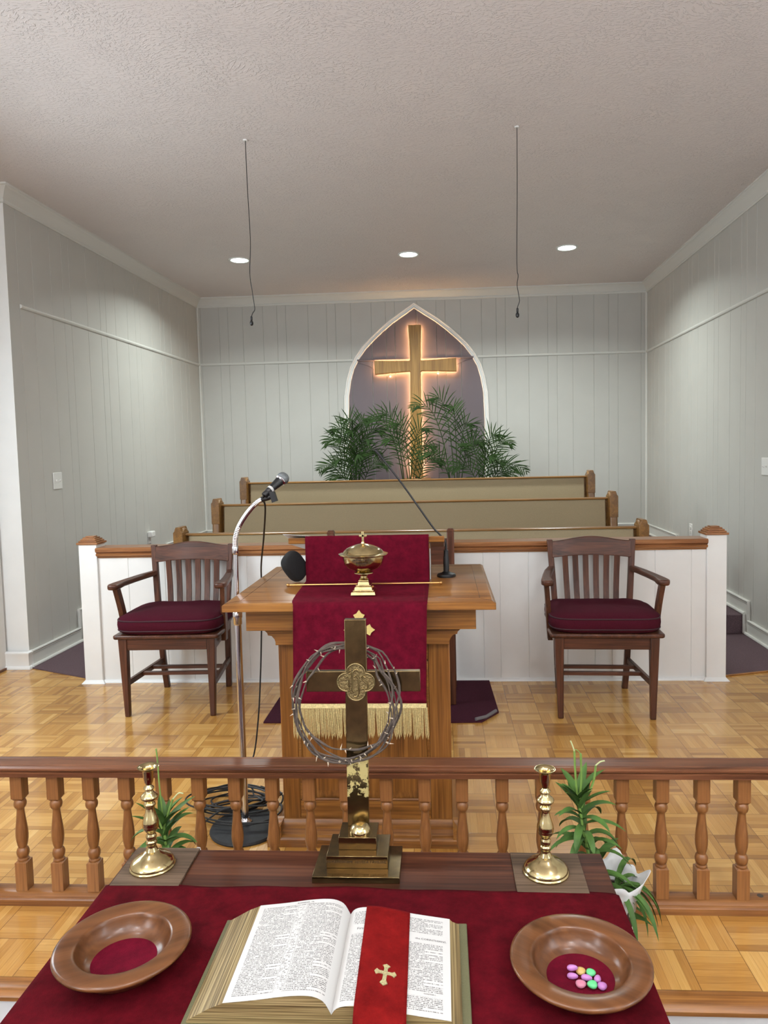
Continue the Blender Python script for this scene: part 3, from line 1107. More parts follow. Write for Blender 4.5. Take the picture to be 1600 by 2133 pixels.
# ---------------------------------------------------------------- pews
def pew(y, zb, lab):
    t = thing('pew', lab, 'pew', (-.245, y, zb), group='tan padded choir pews')
    X0, X1 = -1.795, 1.305
    zt = zb + .85
    # upholstered back, slightly leaned and softly rounded at the top
    bk = MB()
    bk.pyz([(y - .01, zb + .42), (y + .022, zt - .028), (y + .028, zt - .012), (y + .04, zt - .012), (y + .05, zb + .42)], X0 + .02, X1 - .02)
    obj('back_cushion', bk, 'tan', t, bevel=.01)
    tp = MB()
    tp.pyz([(y + .018, zt - .012), (y + .016, zt - .002), (y + .03, zt + .004), (y + .055, zt + .004), (y + .064, zt - .004), (y + .062, zt - .05), (y + .05, zt - .05), (y + .05, zt - .014)], X0, X1)
    obj('top_rail', tp, 'pewwoodX', t, bevel=.002)
    obj('back_panel', MB().pyz([(y + .05, zb + .1), (y + .051, zt - .04), (y + .062, zt - .04), (y + .064, zb + .1)], X0, X1), 'pewwoodX', t)
    st_ = MB()
    st_.box(X0 + .02, X1 - .02, y - .40, y + .0, zb + .38, zb + .46)
    obj('seat_cushion', st_, 'tan', t, bevel=.02)
    obj('seat_base', MB().box(X0, X1, y - .38, y + .03, zb + .35, zb + .38), 'pewwoodX', t, bevel=.003)
    for s, xe in ((-1, X0), (1, X1)):
        zt2 = zb + .90
        prof = [(y + .085, zb), (y + .08, zb + .5), (y + .083, zt2 - .04), (y + .06, zt2 - .010), (y + .04, zt2 - .003), (y + .0, zt2 - .005), (y - .03, zt2 - .035), (y - .035, zt2 - .14), (y - .05, zb + .60), (y - .12, zb + .57), (y - .36, zb + .565), (y - .41, zb + .54), (y - .40, zb + .40), (y - .38, zb + .06), (y - .41, zb)]
        e = MB()
        a, b = (xe - .062, xe) if s < 0 else (xe, xe + .062)
        e.pyz(prof, a, b)
        en = obj('end_panel', e, 'pewwoodZ', t, bevel=.012, seg=2)
        # raised cap block on top of the end, wider than the panel
        c = MB()
        a2, b2 = a - .002, b + .002
        c.pxz([(a2, zt2 - .20), (a2, zt2 - .034), (a2 + .009, zt2 - .024), (a2 + .014, zt2 - .006), (a2 + .018, zt2 + .004), (b2 - .018, zt2 + .004), (b2 - .014, zt2 - .006), (b2 - .009, zt2 - .024), (b2, zt2 - .034), (b2, zt2 - .20)], y - .045, y + .088)
        obj('end_cap', c, 'pewwoodY', en, bevel=.003)
    return t


pew(4.95, 0, 'front choir pew, mostly hidden, its top just above the choir rail')
pew(5.80, .14, 'middle choir pew with long tan padded back')
pew(6.65, .28, 'rear choir pew, highest and farthest, in front of the palms')

# ---------------------------------------------------------------- choir rail (low panelled wall)
t = thing('choir_rail', 'white panelled low wall with wooden cap and posts in front of the pews', 'low wall', (-.3, 4.4, 0))
obj('panel', grooved(MB(), (-2.125, 4.343), (1.541, 4.343), 0.0, .782, back=.09, start=.19, phase=3), 'white', t)
cp = MB()
cp.pyz([(4.335, .782), (4.332, .790), (4.320, .796), (4.316, .806), (4.326, .812), (4.312, .822), (4.310, .838), (4.318, .846), (4.46, .846), (4.468, .838), (4.466, .822), (4.455, .812), (4.46, .80), (4.445, .79), (4.44, .782)], -2.125, 1.541)
obj('cap_rail', cp, 'capwoodX', t)
bt = MB()
bt.pyz([(4.343, 0), (4.326, 0), (4.327, .006), (4.333, .014), (4.343, .018)], -2.125, 1.541)
obj('base_trim', bt, 'white', t)
for x0, x1 in ((-2.235, -2.122), (1.538, 1.652)):
    p = obj('post', MB().box(x0, x1, 4.325, 4.44, 0, .866), 'white', t, bevel=.003)
    fl = MB()
    for k in range(4):
        pass
    fl.hexa([(x0 - .018, 4.307, 0), (x1 + .018, 4.307, 0), (x1 + .018, 4.458, 0), (x0 - .018, 4.458, 0)], [(x0, 4.325, .02), (x1, 4.325, .02), (x1, 4.44, .02), (x0, 4.44, .02)])
    obj('post_foot', fl, 'white', p)
    pc = MB()
    xc, yc = (x0 + x1) / 2, 4.3825
    for hw, za, zb_ in ((.066, .866, .879), (.056, .879, .889), (.048, .889, .899), (.038, .899, .908), (.026, .908, .915)):
        pc.box(xc - hw, xc + hw, yc - hw, yc + hw, za, zb_)
    obj('post_cap', pc, 'capwoodX', p, bevel=.002)

# ---------------------------------------------------------------- armchairs
def armchair(lab, x, y, rz):
    t = thing('armchair', lab, 'chair', (x, y, 0), rz, group='wooden armchairs with maroon cushions', local=True)
    sw, sd = .475, .50             # front leg centres and depth: front legs y=0, rear legs y=.48
    # seat
    s = MB()
    s.pxy([(-.275, -.035), (.275, -.035), (.285, -.02), (.285, .10), (.24, .45), (.22, .462), (-.22, .462), (-.24, .45), (-.285, .10), (-.285, -.02)], .428, .450)
    obj('seat', s, 'chairwoodY', t, bevel=.007)
    a = MB()
    a.box(-.215, .215, -.014, .010, .365, .428)
    obj('apron', a, 'chairwoodX', t, bevel=.003)
    a = MB()
    for sg in (-1, 1):
        a2 = MB().hexa([(sg * .238, .01, .365), (sg * .262 - sg * .004, .01, .365), (sg * .218, .46, .365), (sg * .196, .46, .365)],
                       [(sg * .238, .01, .428), (sg * .262 - sg * .004, .01, .428), (sg * .218, .46, .428), (sg * .196, .46, .428)])
        obj('side_apron', a2, 'chairwoodY', t)
    for sg in (-1, 1):
        # front leg: square at the top, tapering
        l = MB()
        xc = sg * .2375
        l.hexa([(xc - .014 + sg * -.006, -.012, 0), (xc + .014 + sg * -.006, -.012, 0), (xc + .014 + sg * -.006, .016, 0), (xc - .014 + sg * -.006, .016, 0)],
               [(xc - .0235, -.022, .428), (xc + .0235, -.022, .428), (xc + .0235, .025, .428), (xc - .0235, .025, .428)])
        obj('leg', l, 'chairwoodZ', t, bevel=.005)
        # rear leg continues as the back post, swept back at foot and top
        l = MB()
        path = [(sg * .188, .492, 0), (sg * .196, .474, .14), (sg * .201, .462, .30), (sg * .205, .456, .44), (sg * .213, .464, .58), (sg * .223, .480, .73), (sg * .232, .494, .868)]
        l.bar(catmull(path, 4), .016, .016)
        obj('leg', l, 'chairwoodZ', t, bevel=.004)
        # side stretcher
        l = MB().hexa([(sg * .238 - .010, .02, .160), (sg * .238 + .010, .02, .160), (sg * .200 + .010, .47, .160), (sg * .200 - .010, .47, .160)],
                      [(sg * .238 - .010, .02, .190), (sg * .238 + .010, .02, .190), (sg * .200 + .010, .47, .190), (sg * .200 - .010, .47, .190)])
        obj('stretcher', l, 'chairwoodY', t, bevel=.003)
        # arm: widened, rounded, scooped front
        ar = MB()
        outl = [(sg * .205, .475), (sg * .245, .48), (sg * .275, .36), (sg * .298, .22), (sg * .318, .08), (sg * .322, .03), (sg * .312, .0), (sg * .285, -.006), (sg * .262, .004), (sg * .256, .04), (sg * .262, .12), (sg * .248, .24), (sg * .225, .38)]
        ar.pxy(outl, .688, .718)
        obj('armrest', ar, 'chairwoodY', t, bevel=.010, seg=3)
        # arm support runs from the arm down outside the seat frame
        sp = MB()
        path = [(sg * .268, .15, .375), (sg * .276, .13, .46), (sg * .283, .10, .58), (sg * .293, .07, .69)]
        sp.bar(catmull(path, 4), .0125, .024, .022)
        obj('arm_support', sp, 'chairwoodZ', t, smooth=50)
    for yy in (.20, .32):
        obj('cross_stretcher', MB().box(-.225, .225, yy - .011, yy + .011, .166, .186), 'chairwoodX', t, bevel=.003)
    # crest rail, curved in plan and on its top edge
    c = MB()
    nseg = 20

    def yb(u):
        return .488 + .024 * (1 - (2 * u - 1) ** 2)
    pts = []
    for k in range(nseg + 1):
        u = k / nseg
        x_ = -.222 + .444 * u
        d = abs(2 * u - 1)
        zt = .872 + .012 * (math.cos(PI * d) if d < 1 else -1) 
        zb_ = .765 + .012 * (1 - d * d)
        pts.append((x_, u, zb_, zt))
    c.loft([[(p[0], yb(p[1]) - .024, p[2]), (p[0], yb(p[1]), p[2]), (p[0], yb(p[1]) + .014, p[3]), (p[0], yb(p[1]) - .010, p[3])] for p in pts])
    obj('crest_rail', c, 'chairwoodX', t, smooth=50, bevel=.004)
    for k in range(6):
        u = (k + 1) / 7
        xt = -.205 + .41 * u
        xb = -.185 + .37 * u
        yt = .474 + .022 * (1 - (2 * u - 1) ** 2)
        sl = MB()
        path = [(xb + (xt - xb) * q_, .446 + (yt - .446) * q_ ** .8 + .010 * math.sin(PI * q_), .452 + .328 * q_) for q_ in (0, .25, .5, .75, 1)]
        sl.bar(catmull(path, 3), .0155, .006)
        obj('slat', sl, 'chairwoodZ', t, smooth=50)
    for dx in (-.04, .04):
        pass
    return t


def cushion(lab, x, y, rz):
    t = thing('seat_cushion', lab, 'cushion', (x, y, .452), rz, group='maroon chair cushions', local=True)
    cx_, cy_ = 0, .185
    prof = [(.0, .0), (.90, .0), (.965, .012), (.992, .03), (1.0, .048), (.995, .066), (.97, .080), (.90, .092), (.7, .102), (.4, .108), (0, .110)]
    c = MB().lathe(prof, (cx_, cy_, 0), n=64, ex=5.5, ax=.283, ay=.235)
    # soften: slight irregular puff
    c.v = [(vx, vy, vz + (.006 * mnoise.noise(Vector((vx * 9, vy * 9, 2 + x))) if vz > .03 else 0)) for vx, vy, vz in c.v]
    b = obj('pad', c, 'maroon', t, smooth=60)
    for zr_, rr in ((.075, .985), (.022, .985)):
        pts = []
        for k in range(65):
            a = 2 * PI * k / 64
            ca, sa = math.cos(a), math.sin(a)
            pts.append((cx_ + math.copysign(abs(ca) ** (2 / 5.5), ca) * .283 * rr, cy_ + math.copysign(abs(sa) ** (2 / 5.5), sa) * .235 * rr, zr_))
        obj('piping', MB().tube(pts, .0038, 6, cap=False), 'piping', t)


armchair('dark wooden armchair with slatted back beside the chrome microphone stand', -1.483, 3.765, .03)
cushion('maroon cushion on the armchair beside the microphone stand', -1.483, 3.765, .03)
armchair('dark wooden armchair standing alone, on the opposite side of the pulpit from the microphone stand', .822, 3.715, -.045)
cushion('maroon cushion on the armchair farther from the microphone stand', .822, 3.715, -.045)

# ---------------------------------------------------------------- mat and the chair behind the pulpit
mt = MB()
mt.pxy([(-.95, 3.655), (-.02, 3.655), (.18, 3.662), (.278, 3.80), (.262, 4.325), (-.95, 4.325)], 0, .008)
t = thing('floor_mat', 'dark maroon floor mat with a cut corner behind the pulpit', 'mat', (-.3, 4, 0))
obj('carpet_pad', mt, 'mat', t)
tp = MB()
tp.tube([(.150, 3.668, .016), (.205, 3.70, .017), (.262, 3.79, .016)], .009, 10)
obj('edge_tape', tp, 'tape', t)

t = thing('clergy_chair', 'brown wooden high-backed chair mostly hidden behind the pulpit', 'chair', (-.31, 4.05, .008))
for sx in (-.675, .022):
    p = obj('post', MB().box(sx, sx + .042, 4.19, 4.235, .008, .925), 'chairwoodZ', t, bevel=.004)
    cpx = MB().hexa([(sx - .002, 4.188, .925), (sx + .044, 4.188, .925), (sx + .044, 4.237, .925), (sx - .002, 4.237, .925)], [(sx + .008, 4.20, .943), (sx + .036, 4.20, .943), (sx + .036, 4.225, .943), (sx + .008, 4.225, .943)])
    obj('post_cap', cpx, 'chairwoodZ', p)
    obj('leg', MB().box(sx - .004, sx + .034, 3.90, 3.94, .008, .66), 'chairwoodZ', t, bevel=.004)
    obj('armrest', MB().box(sx - .01, sx + .045, 3.88, 4.20, .66, .69), 'chairwoodY', t, bevel=.008)
    obj('side_rail', MB().box(sx + .004, sx + .026, 3.92, 4.2, .10, .15), 'chairwoodY', t, bevel=.003)
obj('back_panel', MB().box(-.64, .03, 4.20, 4.222, .50, .885), 'chairwoodX', t, bevel=.003)
obj('seat', MB().box(-.67, .05, 3.89, 4.20, .40, .44), 'chairwoodX', t, bevel=.006)

# ---------------------------------------------------------------- pulpit
PZ = .899
t = thing('pulpit', 'golden oak pulpit table with recessed front panels, draped with a red velvet cloth', 'pulpit', (-.29, 2.8, 0))
tp = MB()
x0, x1, y0, y1 = -.745, .170, 2.375, 3.17
tp.box(x0, x1, y0, y1, PZ - .028, PZ - .006)
tp.hexa([(x0, y0, PZ - .006), (x1, y0, PZ - .006), (x1, y1, PZ - .006), (x0, y1, PZ - .006)], [(x0 + .010, y0 + .010, PZ), (x1 - .010, y0 + .010, PZ), (x1 - .010, y1 - .010, PZ), (x0 + .010, y1 - .010, PZ)])
top = obj('top', tp, 'oakX', t, bevel=.002)
# inlaid mitred border lines
bd = MB()
for a, b in (((x0 + .05, y0 + .055), (x1 - .05, y0 + .055)), ((x1 - .05, y0 + .055), (x1 - .05, y1 - .05)), ((x0 + .05, y0 + .055), (x0 + .05, y1 - .05)), ((x0 + .05, y1 - .05), (x1 - .05, y1 - .05)),
             ((x0 + .01, y0 + .01), (x0 + .05, y0 + .055)), ((x1 - .01, y0 + .01), (x1 - .05, y0 + .055))):
    bd.tube([(a[0], a[1], PZ), (b[0], b[1], PZ)], .0009, 4)
obj('border_line', bd, 'railwoodX', top)
obj('apron', MB().box(-.686, .107, 2.452, 3.10, .788, PZ - .028), 'oakX', t, bevel=.002)
# ogee brackets
br = MB()
prof = [(-.645, .788), (-.645, .782), (-.632, .780), (-.622, .770), (-.620, .762), (-.607, .760), (-.597, .748), (-.594, .738), (-.594, .727), (.016, .727), (.016, .738), (.020, .748), (.030, .760), (.043, .762), (.045, .770), (.055, .780), (.068, .782), (.068, .788)]
br.pxz(prof, 2.49, 3.06)
obj('corbel_moulding', br, 'oakX', t, bevel=.001)
bx0, bx1, by0, by1 = -.594, .016, 2.53, 3.02
obj('body', MB().box(bx0 + .01, bx1 - .01, by0 + .012, by1, .02, .727), 'oakZ', t)
st_ = MB()
for a, b in ((bx0, -.532), (-.060, bx1)):
    q = obj('stile', MB().box(a, b, by0, by0 + .03, .075, .727), 'oakZ', t, bevel=.002)
obj('top_rail', MB().box(-.532, -.060, by0 + .002, by0 + .03, .66, .727), 'oakX', t, bevel=.002)
obj('middle_rail', MB().box(-.532, -.060, by0 + .002, by0 + .03, .075, .145), 'oakX', t, bevel=.002)
pn = MB()
a, b, c, d = -.527, -.065, .150, .655
pn.hexa([(a, by0 + .010, c), (b, by0 + .010, c), (b, by0 + .010, d), (a, by0 + .010, d)], [(a + .035, by0 + .003, c + .035), (b - .035, by0 + .003, c + .035), (b - .035, by0 + .003, d - .035), (a + .035, by0 + .003, d - .035)])
obj('front_panel', pn, 'oakZ', t)
bdm = MB()
for p, q in (((a, c), (b, c)), ((b, c), (b, d)), ((a, c), (a, d)), ((a, d), (b, d))):
    bdm.tube([(p[0], by0 + .003, p[1]), (q[0], by0 + .003, q[1])], .005, 6)
obj('panel_bead', bdm, 'oakX', t)
bs = MB()
bs.pyz([(2.525, 0), (2.475, 0), (2.472, .028), (2.478, .036), (2.490, .040), (2.498, .058), (2.514, .066), (2.525, .080), (2.54, .082), (2.54, 0)], -.645, .062)
obj('base_moulding', bs, 'oakX', t, bevel=.001)
for sx in (-1, 1):
    s = MB()
    xa = -.594 if sx < 0 else .016
    pr_ = [(0, 0), (.05, 0), (.053, .028), (.046, .036), (.034, .040), (.026, .058), (.012, .066), (0, .082)]
    s.prism(pr_, lambda p, q, tt: (xa + sx * p, tt, q), 2.475, 3.02)
    obj('base_moulding', s, 'oakY', t)
# reading desk standing on the pulpit
t = thing('book_stand', 'small oak reading stand on the pulpit under the cloth', 'stand', (-.3, 2.95, PZ))
sb = MB()
sb.hexa([(-.600, 2.785, 1.046), (.006, 2.785, 1.046), (.006, 3.10, .985), (-.600, 3.10, .985)], [(-.600, 2.782, 1.070), (.006, 2.782, 1.070), (.006, 3.10, 1.010), (-.600, 3.10, 1.010)])
obj('sloping_top', sb, 'oakX', t, bevel=.003)
for xa in (-.535, -.066):
    s = MB().hexa([(xa, 2.805, PZ), (xa + .014, 2.805, PZ), (xa + .014, 3.06, PZ), (xa, 3.06, PZ)], [(xa, 2.805, 1.048), (xa + .014, 2.805, 1.048), (xa + .014, 3.06, .99), (xa, 3.06, .99)])
    obj('side_panel', s, 'oakZ', t)
obj('back_panel', MB().box(-.52, -.066, 2.95, 2.965, PZ, .99), 'oakX', t)

pp = MB()
pp.grid(lambda u, v: (-.624 + .12 * u, 2.80 + .10 * v - .02 * u, 1.0765 - .02 * v + .008 * (1 - u) * (1 - v)), 4, 4)
tag(obj('paper_sheet', pp, 'paper', solid=.001), 'white paper sheet lying at the left end of the reading stand', 'paper')
pp = MB().box(-.0575, -.0545, 2.83, 2.86, .985, 1.02)
pc_ = MB().box(-.0525, -.0495, 2.79, 2.80, .90, 1.02)
tag(obj('paper_card', pc_, 'paper'), 'narrow white card edge standing beside the right edge of the hanging red cloth', 'paper')

# red velvet antependium
def cloth_strip(path, xa, xb, wav=.002, nx=24, th=.004):
    """path of (y,z, dxl, dxr) points"""
    pts = catmull([(p[0], p[1], 0) for p in path], 5)
    m = len(pts)
    w0 = [path[0][2], path[-1][2]]
    g = MB()

    def fn(u, v):
        i = v * (m - 1)
        k = min(int(i), m - 2)
        f = i - k
        p = pts[k].lerp(pts[k + 1], f)
        # lateral offsets interpolated on original index
        j = v * (len(path) - 1)
        kk = min(int(j), len(path) - 2)
        ff = j - kk
        dl = path[kk][2] * (1 - ff) + path[kk + 1][2] * ff
        dr = path[kk][3] * (1 - ff) + path[kk + 1][3] * ff
        x = (xa + dl) * (1 - u) + (xb + dr) * u
        w = wav * mnoise.noise(Vector((x * 9, v * 5, 3)))
        return (x, p.x + w, p.y + abs(w) * .3)
    g.grid(fn, nx, (m - 1))
    return g


t = thing('pulpit_cloth', 'crimson velvet cloth with gold fringe draped down the front of the pulpit', 'cloth', (-.29, 2.37, PZ))
path = [(3.08, 1.019, 0, 0), (2.95, 1.043, 0, 0), (2.80, 1.074, 0, 0), (2.779, 1.072, 0, 0), (2.774, 1.05, 0, 0), (2.772, .99, 0, 0), (2.772, .92, 0, 0), (2.765, .904, 0, 0), (2.74, .9025, .0, 0), (2.64, .9025, .006, 0), (2.52, .9025, .012, 0),
        (2.41, .9025, .02, 0), (2.377, .899, .028, 0), (2.368, .885, .03, -.002), (2.365, .84, .029, -.003), (2.364, .74, .026, -.006), (2.364, .64, .023, -.009), (2.364, .56, .021, -.010)]
obj('velvet', cloth_strip(path, -.532, -.055, .0025), 'crimson', t, solid=.004, smooth=60)
fr = MB()
fr.box(-.511, -.065, 2.358, 2.366, .548, .562)
random.seed(3)
n = 70
for k in range(n):
    x_ = -.509 + (.443) * k / (n - 1)
    j = random.uniform(-.002, .002)
    ln = .105 + random.uniform(-.008, .006)
    y_ = 2.360 + random.uniform(-.003, .003)
    pts = [(x_, y_, .55), (x_ + j, y_ - .002, .55 - ln * .4), (x_ + j * 2, y_, .55 - ln * .85), (x_ + j * 2 + .0015, y_, .55 - ln), (x_ + j * 2 + .0042, y_, .55 - ln * .85), (x_ + j + .0032, y_ + .001, .55 - ln * .4), (x_ + .003, y_, .55)]
    fr.tube(pts, .0011, 4)
fo = obj('fringe', fr, 'goldpale', t, label='pale gold fringe along the hem')
fo['kind'] = 'stuff'
# embroidered emblem: cross with pointed ends, mostly hidden behind the brass cross
em = MB()
ex_, ez_ = -.281, .812


def kite(cx_, cz_, ang, s):
    pts = [(0, s * 1.15), (s * .45, s * .52), (s * 1.0, s * .26), (s * .52, -.55 * s), (-s * .52, -.55 * s), (-s * 1.0, s * .26), (-s * .45, s * .52)]
    ca, sa = math.cos(ang), math.sin(ang)
    return [(cx_ + p * ca + q * sa, cz_ - p * sa + q * ca) for p, q in pts]


for dx, dz, ang in ((0, .045, 0), (.030, .0, PI / 2), (-.030, .0, -PI / 2), (0, -.065, PI)):
    em.pxz(kite(ex_ + dx, ez_ + dz, ang, .019), 2.3575, 2.3615)
em.box(ex_ - .007, ex_ + .007, 2.358, 2.3615, ez_ - .07, ez_ + .045)
em.box(ex_ - .03, ex_ + .03, 2.358, 2.3615, ez_ - .007, ez_ + .007)
obj('embroidered_emblem', em, 'gold', t, label='gold embroidered cross with pointed ends')

# thin brass rod lying across the cloth
t = thing('brass_rod', 'thin brass rod with ball ends lying across the pulpit cloth', 'rod', (-.29, 2.65, .91))
obj('rod', MB().tube([(-.574, 2.655, .9095), (-.014, 2.655, .9115)], .0036, 8), 'brassdim', t)
for xx, zz in ((-.578, .9095), (-.011, .9115)):
    obj('ball_end', MB().ball((xx, 2.655, zz), .0068, 14), 'brassdim', t)

# ---------------------------------------------------------------- ciborium on the pulpit
cxx, cyy = -.277, 2.50
t = thing('communion_cup', 'polished brass footed bowl with a domed lid and small cross', 'bowl', (cxx, cyy, .906))
bs = MB()
for hw, za, zb_ in ((.043, .9065, .920), (.0315, .922, .936), (.021, .938, .952)):
    bs.hexa([(cxx - hw, cyy - hw, za), (cxx + hw, cyy - hw, za), (cxx + hw, cyy + hw, za), (cxx - hw, cyy + hw, za)], [(cxx - hw + .003, cyy - hw + .003, zb_ - .002), (cxx + hw - .003, cyy - hw + .003, zb_ - .002), (cxx + hw - .003, cyy + hw - .003, zb_ - .002), (cxx - hw + .003, cyy + hw - .003, zb_ - .002)])
    h2 = hw * .82
    bs.box(cxx - h2, cxx + h2, cyy - h2, cyy + h2, zb_ - .003, zb_ + .003)
obj('stepped_base', bs, 'brass', t, bevel=.0015)
obj('stem', MB().lathe([(.016, .952), (.018, .956), (.012, .962), (.012, .968), (.020, .974), (.034, .978), (.034, .981), (.022, .984), (.018, .988)], (cxx, cyy, 0), n=40), 'brass', t)
bwl = obj('bowl', MB().lathe([(.016, .985), (.035, .988), (.055, .998), (.067, 1.012), (.071, 1.030), (.072, 1.040), (.078, 1.044), (.078, 1.047), (.069, 1.046), (.06, 1.02), (.02, .995), (0, .994)], (cxx, cyy, 0), n=56), 'brass', t)
lid = obj('lid', MB().lathe([(.079, 1.040), (.0855, 1.0435), (.086, 1.0465), (.079, 1.0485), (.072, 1.050), (.067, 1.057), (.056, 1.0655), (.038, 1.073), (.018, 1.079), (.007, 1.081), (.005, 1.087), (0, 1.088)], (cxx, cyy, 0), n=56), 'brass', t)
cc = MB()
cc.box(cxx - .004, cxx + .004, cyy - .0025, cyy + .0025, 1.082, 1.123)
cc.box(cxx - .0135, cxx + .0135, cyy - .0025, cyy + .0025, 1.104, 1.112)
obj('finial_cross', cc, 'brass', lid, bevel=.0012)


def text_mesh(s, size, align='CENTER', extrude=0):
    cu = bpy.data.curves.new('txt', 'FONT')
    cu.body = s
    cu.size = size
    cu.align_x = align
    cu.extrude = extrude
    cu.resolution_u = 2
    ob = bpy.data.objects.new('txt', cu)
    COL.objects.link(ob)
    bpy.context.view_layer.update()
    dg = bpy.context.evaluated_depsgraph_get()
    me = bpy.data.meshes.new_from_object(ob.evaluated_get(dg))
    vs = [v.co.copy() for v in me.vertices]
    fs = [tuple(p.vertices) for p in me.polygons]
    bpy.data.objects.remove(ob)
    bpy.data.curves.remove(cu)
    bpy.data.meshes.remove(me)
    return vs, fs


ins = MB()
for k, (s, sz, zz) in enumerate((('In Memory Of', .0095, 1.030), ('Robert D.', .0085, 1.020), ('by his family', .0065, 1.011))):
    vs, fs = text_mesh(s, sz)
    out = []
    for v in vs:
        zc = zz + v.y
        rr = .0715 if zc > 1.03 else .0675 + .004 * (zc - 1.012) / .018 if zc > 1.012 else .061 + .0065 * (zc - 1.005) / .007
        a = -PI / 2 + v.x / rr
        out.append((cxx + (rr + .0006) * math.cos(a), cyy + (rr + .0006) * math.sin(a), zc))
    ins.add(out, fs)
obj('inscription', ins, 'engrave', bwl, smooth=0)

# gooseneck desk microphone
gx_, gy_ = .011, 2.86
t = thing('gooseneck_microphone', 'black desk microphone with a long thin gooseneck on the pulpit corner', 'microphone', (gx_, gy_, PZ))
obj('base', MB().lathe([(.037, PZ), (.0375, PZ + .006), (.034, PZ + .011), (.018, PZ + .016), (.013, PZ + .020)], (gx_, gy_, 0), n=36), 'black', t)
obj('handle', MB().lathe([(.0105, PZ + .016), (.0115, PZ + .03), (.0115, PZ + .06), (.0095, PZ + .085), (.009, PZ + .105)], (gx_, gy_, 0), n=24), 'black', t)
gpts = catmull([(gx_, gy_, PZ + .10), (gx_ - .003, gy_, 1.04), (-.018, gy_, 1.072), (-.045, gy_ + .0, 1.104), (-.152, gy_, 1.262), (-.235, gy_, 1.375)], 6)
obj('gooseneck', MB().tube(gpts, .0036, 8), 'black', t)
obj('capsule', MB().tube([(-.228, gy_, 1.364), (-.232, gy_, 1.371), (-.258, gy_, 1.403)], [.0045, .006, .006], 12), 'black', t)
tag(obj('black_case', MB().lathe([(0, -.024), (.7, -.024), (.93, -.018), (1, -.006), (1, .006), (.93, .018), (.7, .024), (0, .024)], (-.574, 2.765, .963), n=40, ex=3.0, ax=.060, ay=.046, axis=(.80, -.58, .12)), 'foam', bevel=.004), 'black soft rounded case standing on edge on the pulpit', 'case')

# ---------------------------------------------------------------- microphone stand
sx_, sy_ = -.757, 2.60
t = thing('microphone_stand', 'chrome microphone stand with gooseneck top and round black base', 'microphone stand', (sx_, sy_, 0))
obj('base', MB().lathe([(.130, 0), (.132, .005), (.128, .012), (.10, .018), (.05, .022), (.026, .024), (.024, .028), (.016, .030)], (sx_, sy_, 0), n=48), 'blackiron', t)
obj('collar', MB().lathe([(.024, .024), (.024, .032), (.016, .038), (.0135, .045)], (sx_, sy_, 0), n=24), 'chrome', t)
obj('lower_tube', MB().tube([(sx_, sy_, .03), (sx_ + .0, sy_, .80)], .0125, 20), 'chrome', t)
obj('clutch', MB().lathe([(.013, .775), (.016, .78), (.016, .80), (.0175, .803), (.0175, .822), (.014, .828), (.011, .832)], (sx_, sy_, 0), n=24), 'chrome', t)
obj('upper_tube', MB().tube([(sx_, sy_, .82), (sx_ + .001, sy_, 1.045)], .0085, 18), 'chrome', t)
obj('coupling', MB().lathe([(.0085, 1.035), (.0115, 1.04), (.0115, 1.062), (.0095, 1.066)], (sx_ + .001, sy_, 0), n=20), 'chrome', t)
gp = catmull([(sx_ + .001, sy_, 1.06), (-.7525, sy_, 1.10), (-.736, sy_, 1.142), (-.705, sy_, 1.187), (-.671, sy_, 1.222), (-.645, sy_, 1.237)], 14)
rs = [.0088 + (.0011 if k % 2 else 0) for k in range(len(gp))]
obj('gooseneck', MB().tube(gp, rs, 14), 'chrome', t)
clip = MB()
clip.tube([(-.652, sy_, 1.234), (-.632, sy_, 1.240), (-.616, sy_, 1.243)], [.010, .011, .0085], 14)
clip.tube([(-.626, sy_, 1.242), (-.612, sy_, 1.262)], .008, 10)
clip.tube([(-.640, sy_ - .008, 1.246), (-.612, sy_ + .016, 1.276)], .0125, 12)
clip.hexa([(-.612, sy_ - .013, 1.222), (-.594, sy_ - .013, 1.228), (-.594, sy_ + .010, 1.228), (-.612, sy_ + .010, 1.222)], [(-.622, sy_ - .013, 1.262), (-.604, sy_ - .013, 1.262), (-.604, sy_ + .010, 1.262), (-.622, sy_ + .010, 1.262)])
obj('clip', clip, 'black', t)
# the microphone held by the clip
a0, a1 = Vector((-.640, sy_ - .016, 1.250)), Vector((-.575, sy_ + .052, 1.314))
ax_ = (a1 - a0).normalized()
t = thing('microphone', 'black handheld microphone with silver mesh head in the stand clip', 'microphone', tuple(a0))
obj('handle', MB().lathe([(.0095, 0), (.0105, .003), (.0105, .018), (.012, .02), (.014, .05), (.0175, .082), (.0185, .086)], a0, n=28, axis=ax_), 'black', t)
obj('collar', MB().lathe([(.0187, .084), (.0218, .088), (.0218, .091), (.0195, .094)], a0, n=28, axis=ax_), 'chrome', t)
obj('mesh_head', MB().lathe([(.0205, .092), (.023, .098), (.0235, .103), (.022, .110), (.0175, .117), (.009, .122), (0, .124)], a0, n=28, axis=ax_), 'mesh', t)
obj('band', MB().lathe([(.0112, .030), (.0135, .032), (.0135, .040), (.013, .042)], a0, n=24, axis=ax_), 'paper', t, label='white tape ring')
# cable: from the microphone down to a coil on the floor
t = thing('microphone_cable', 'black microphone cable hanging down and coiled around the stand base', 'cable', (-.8, 2.8, 0))
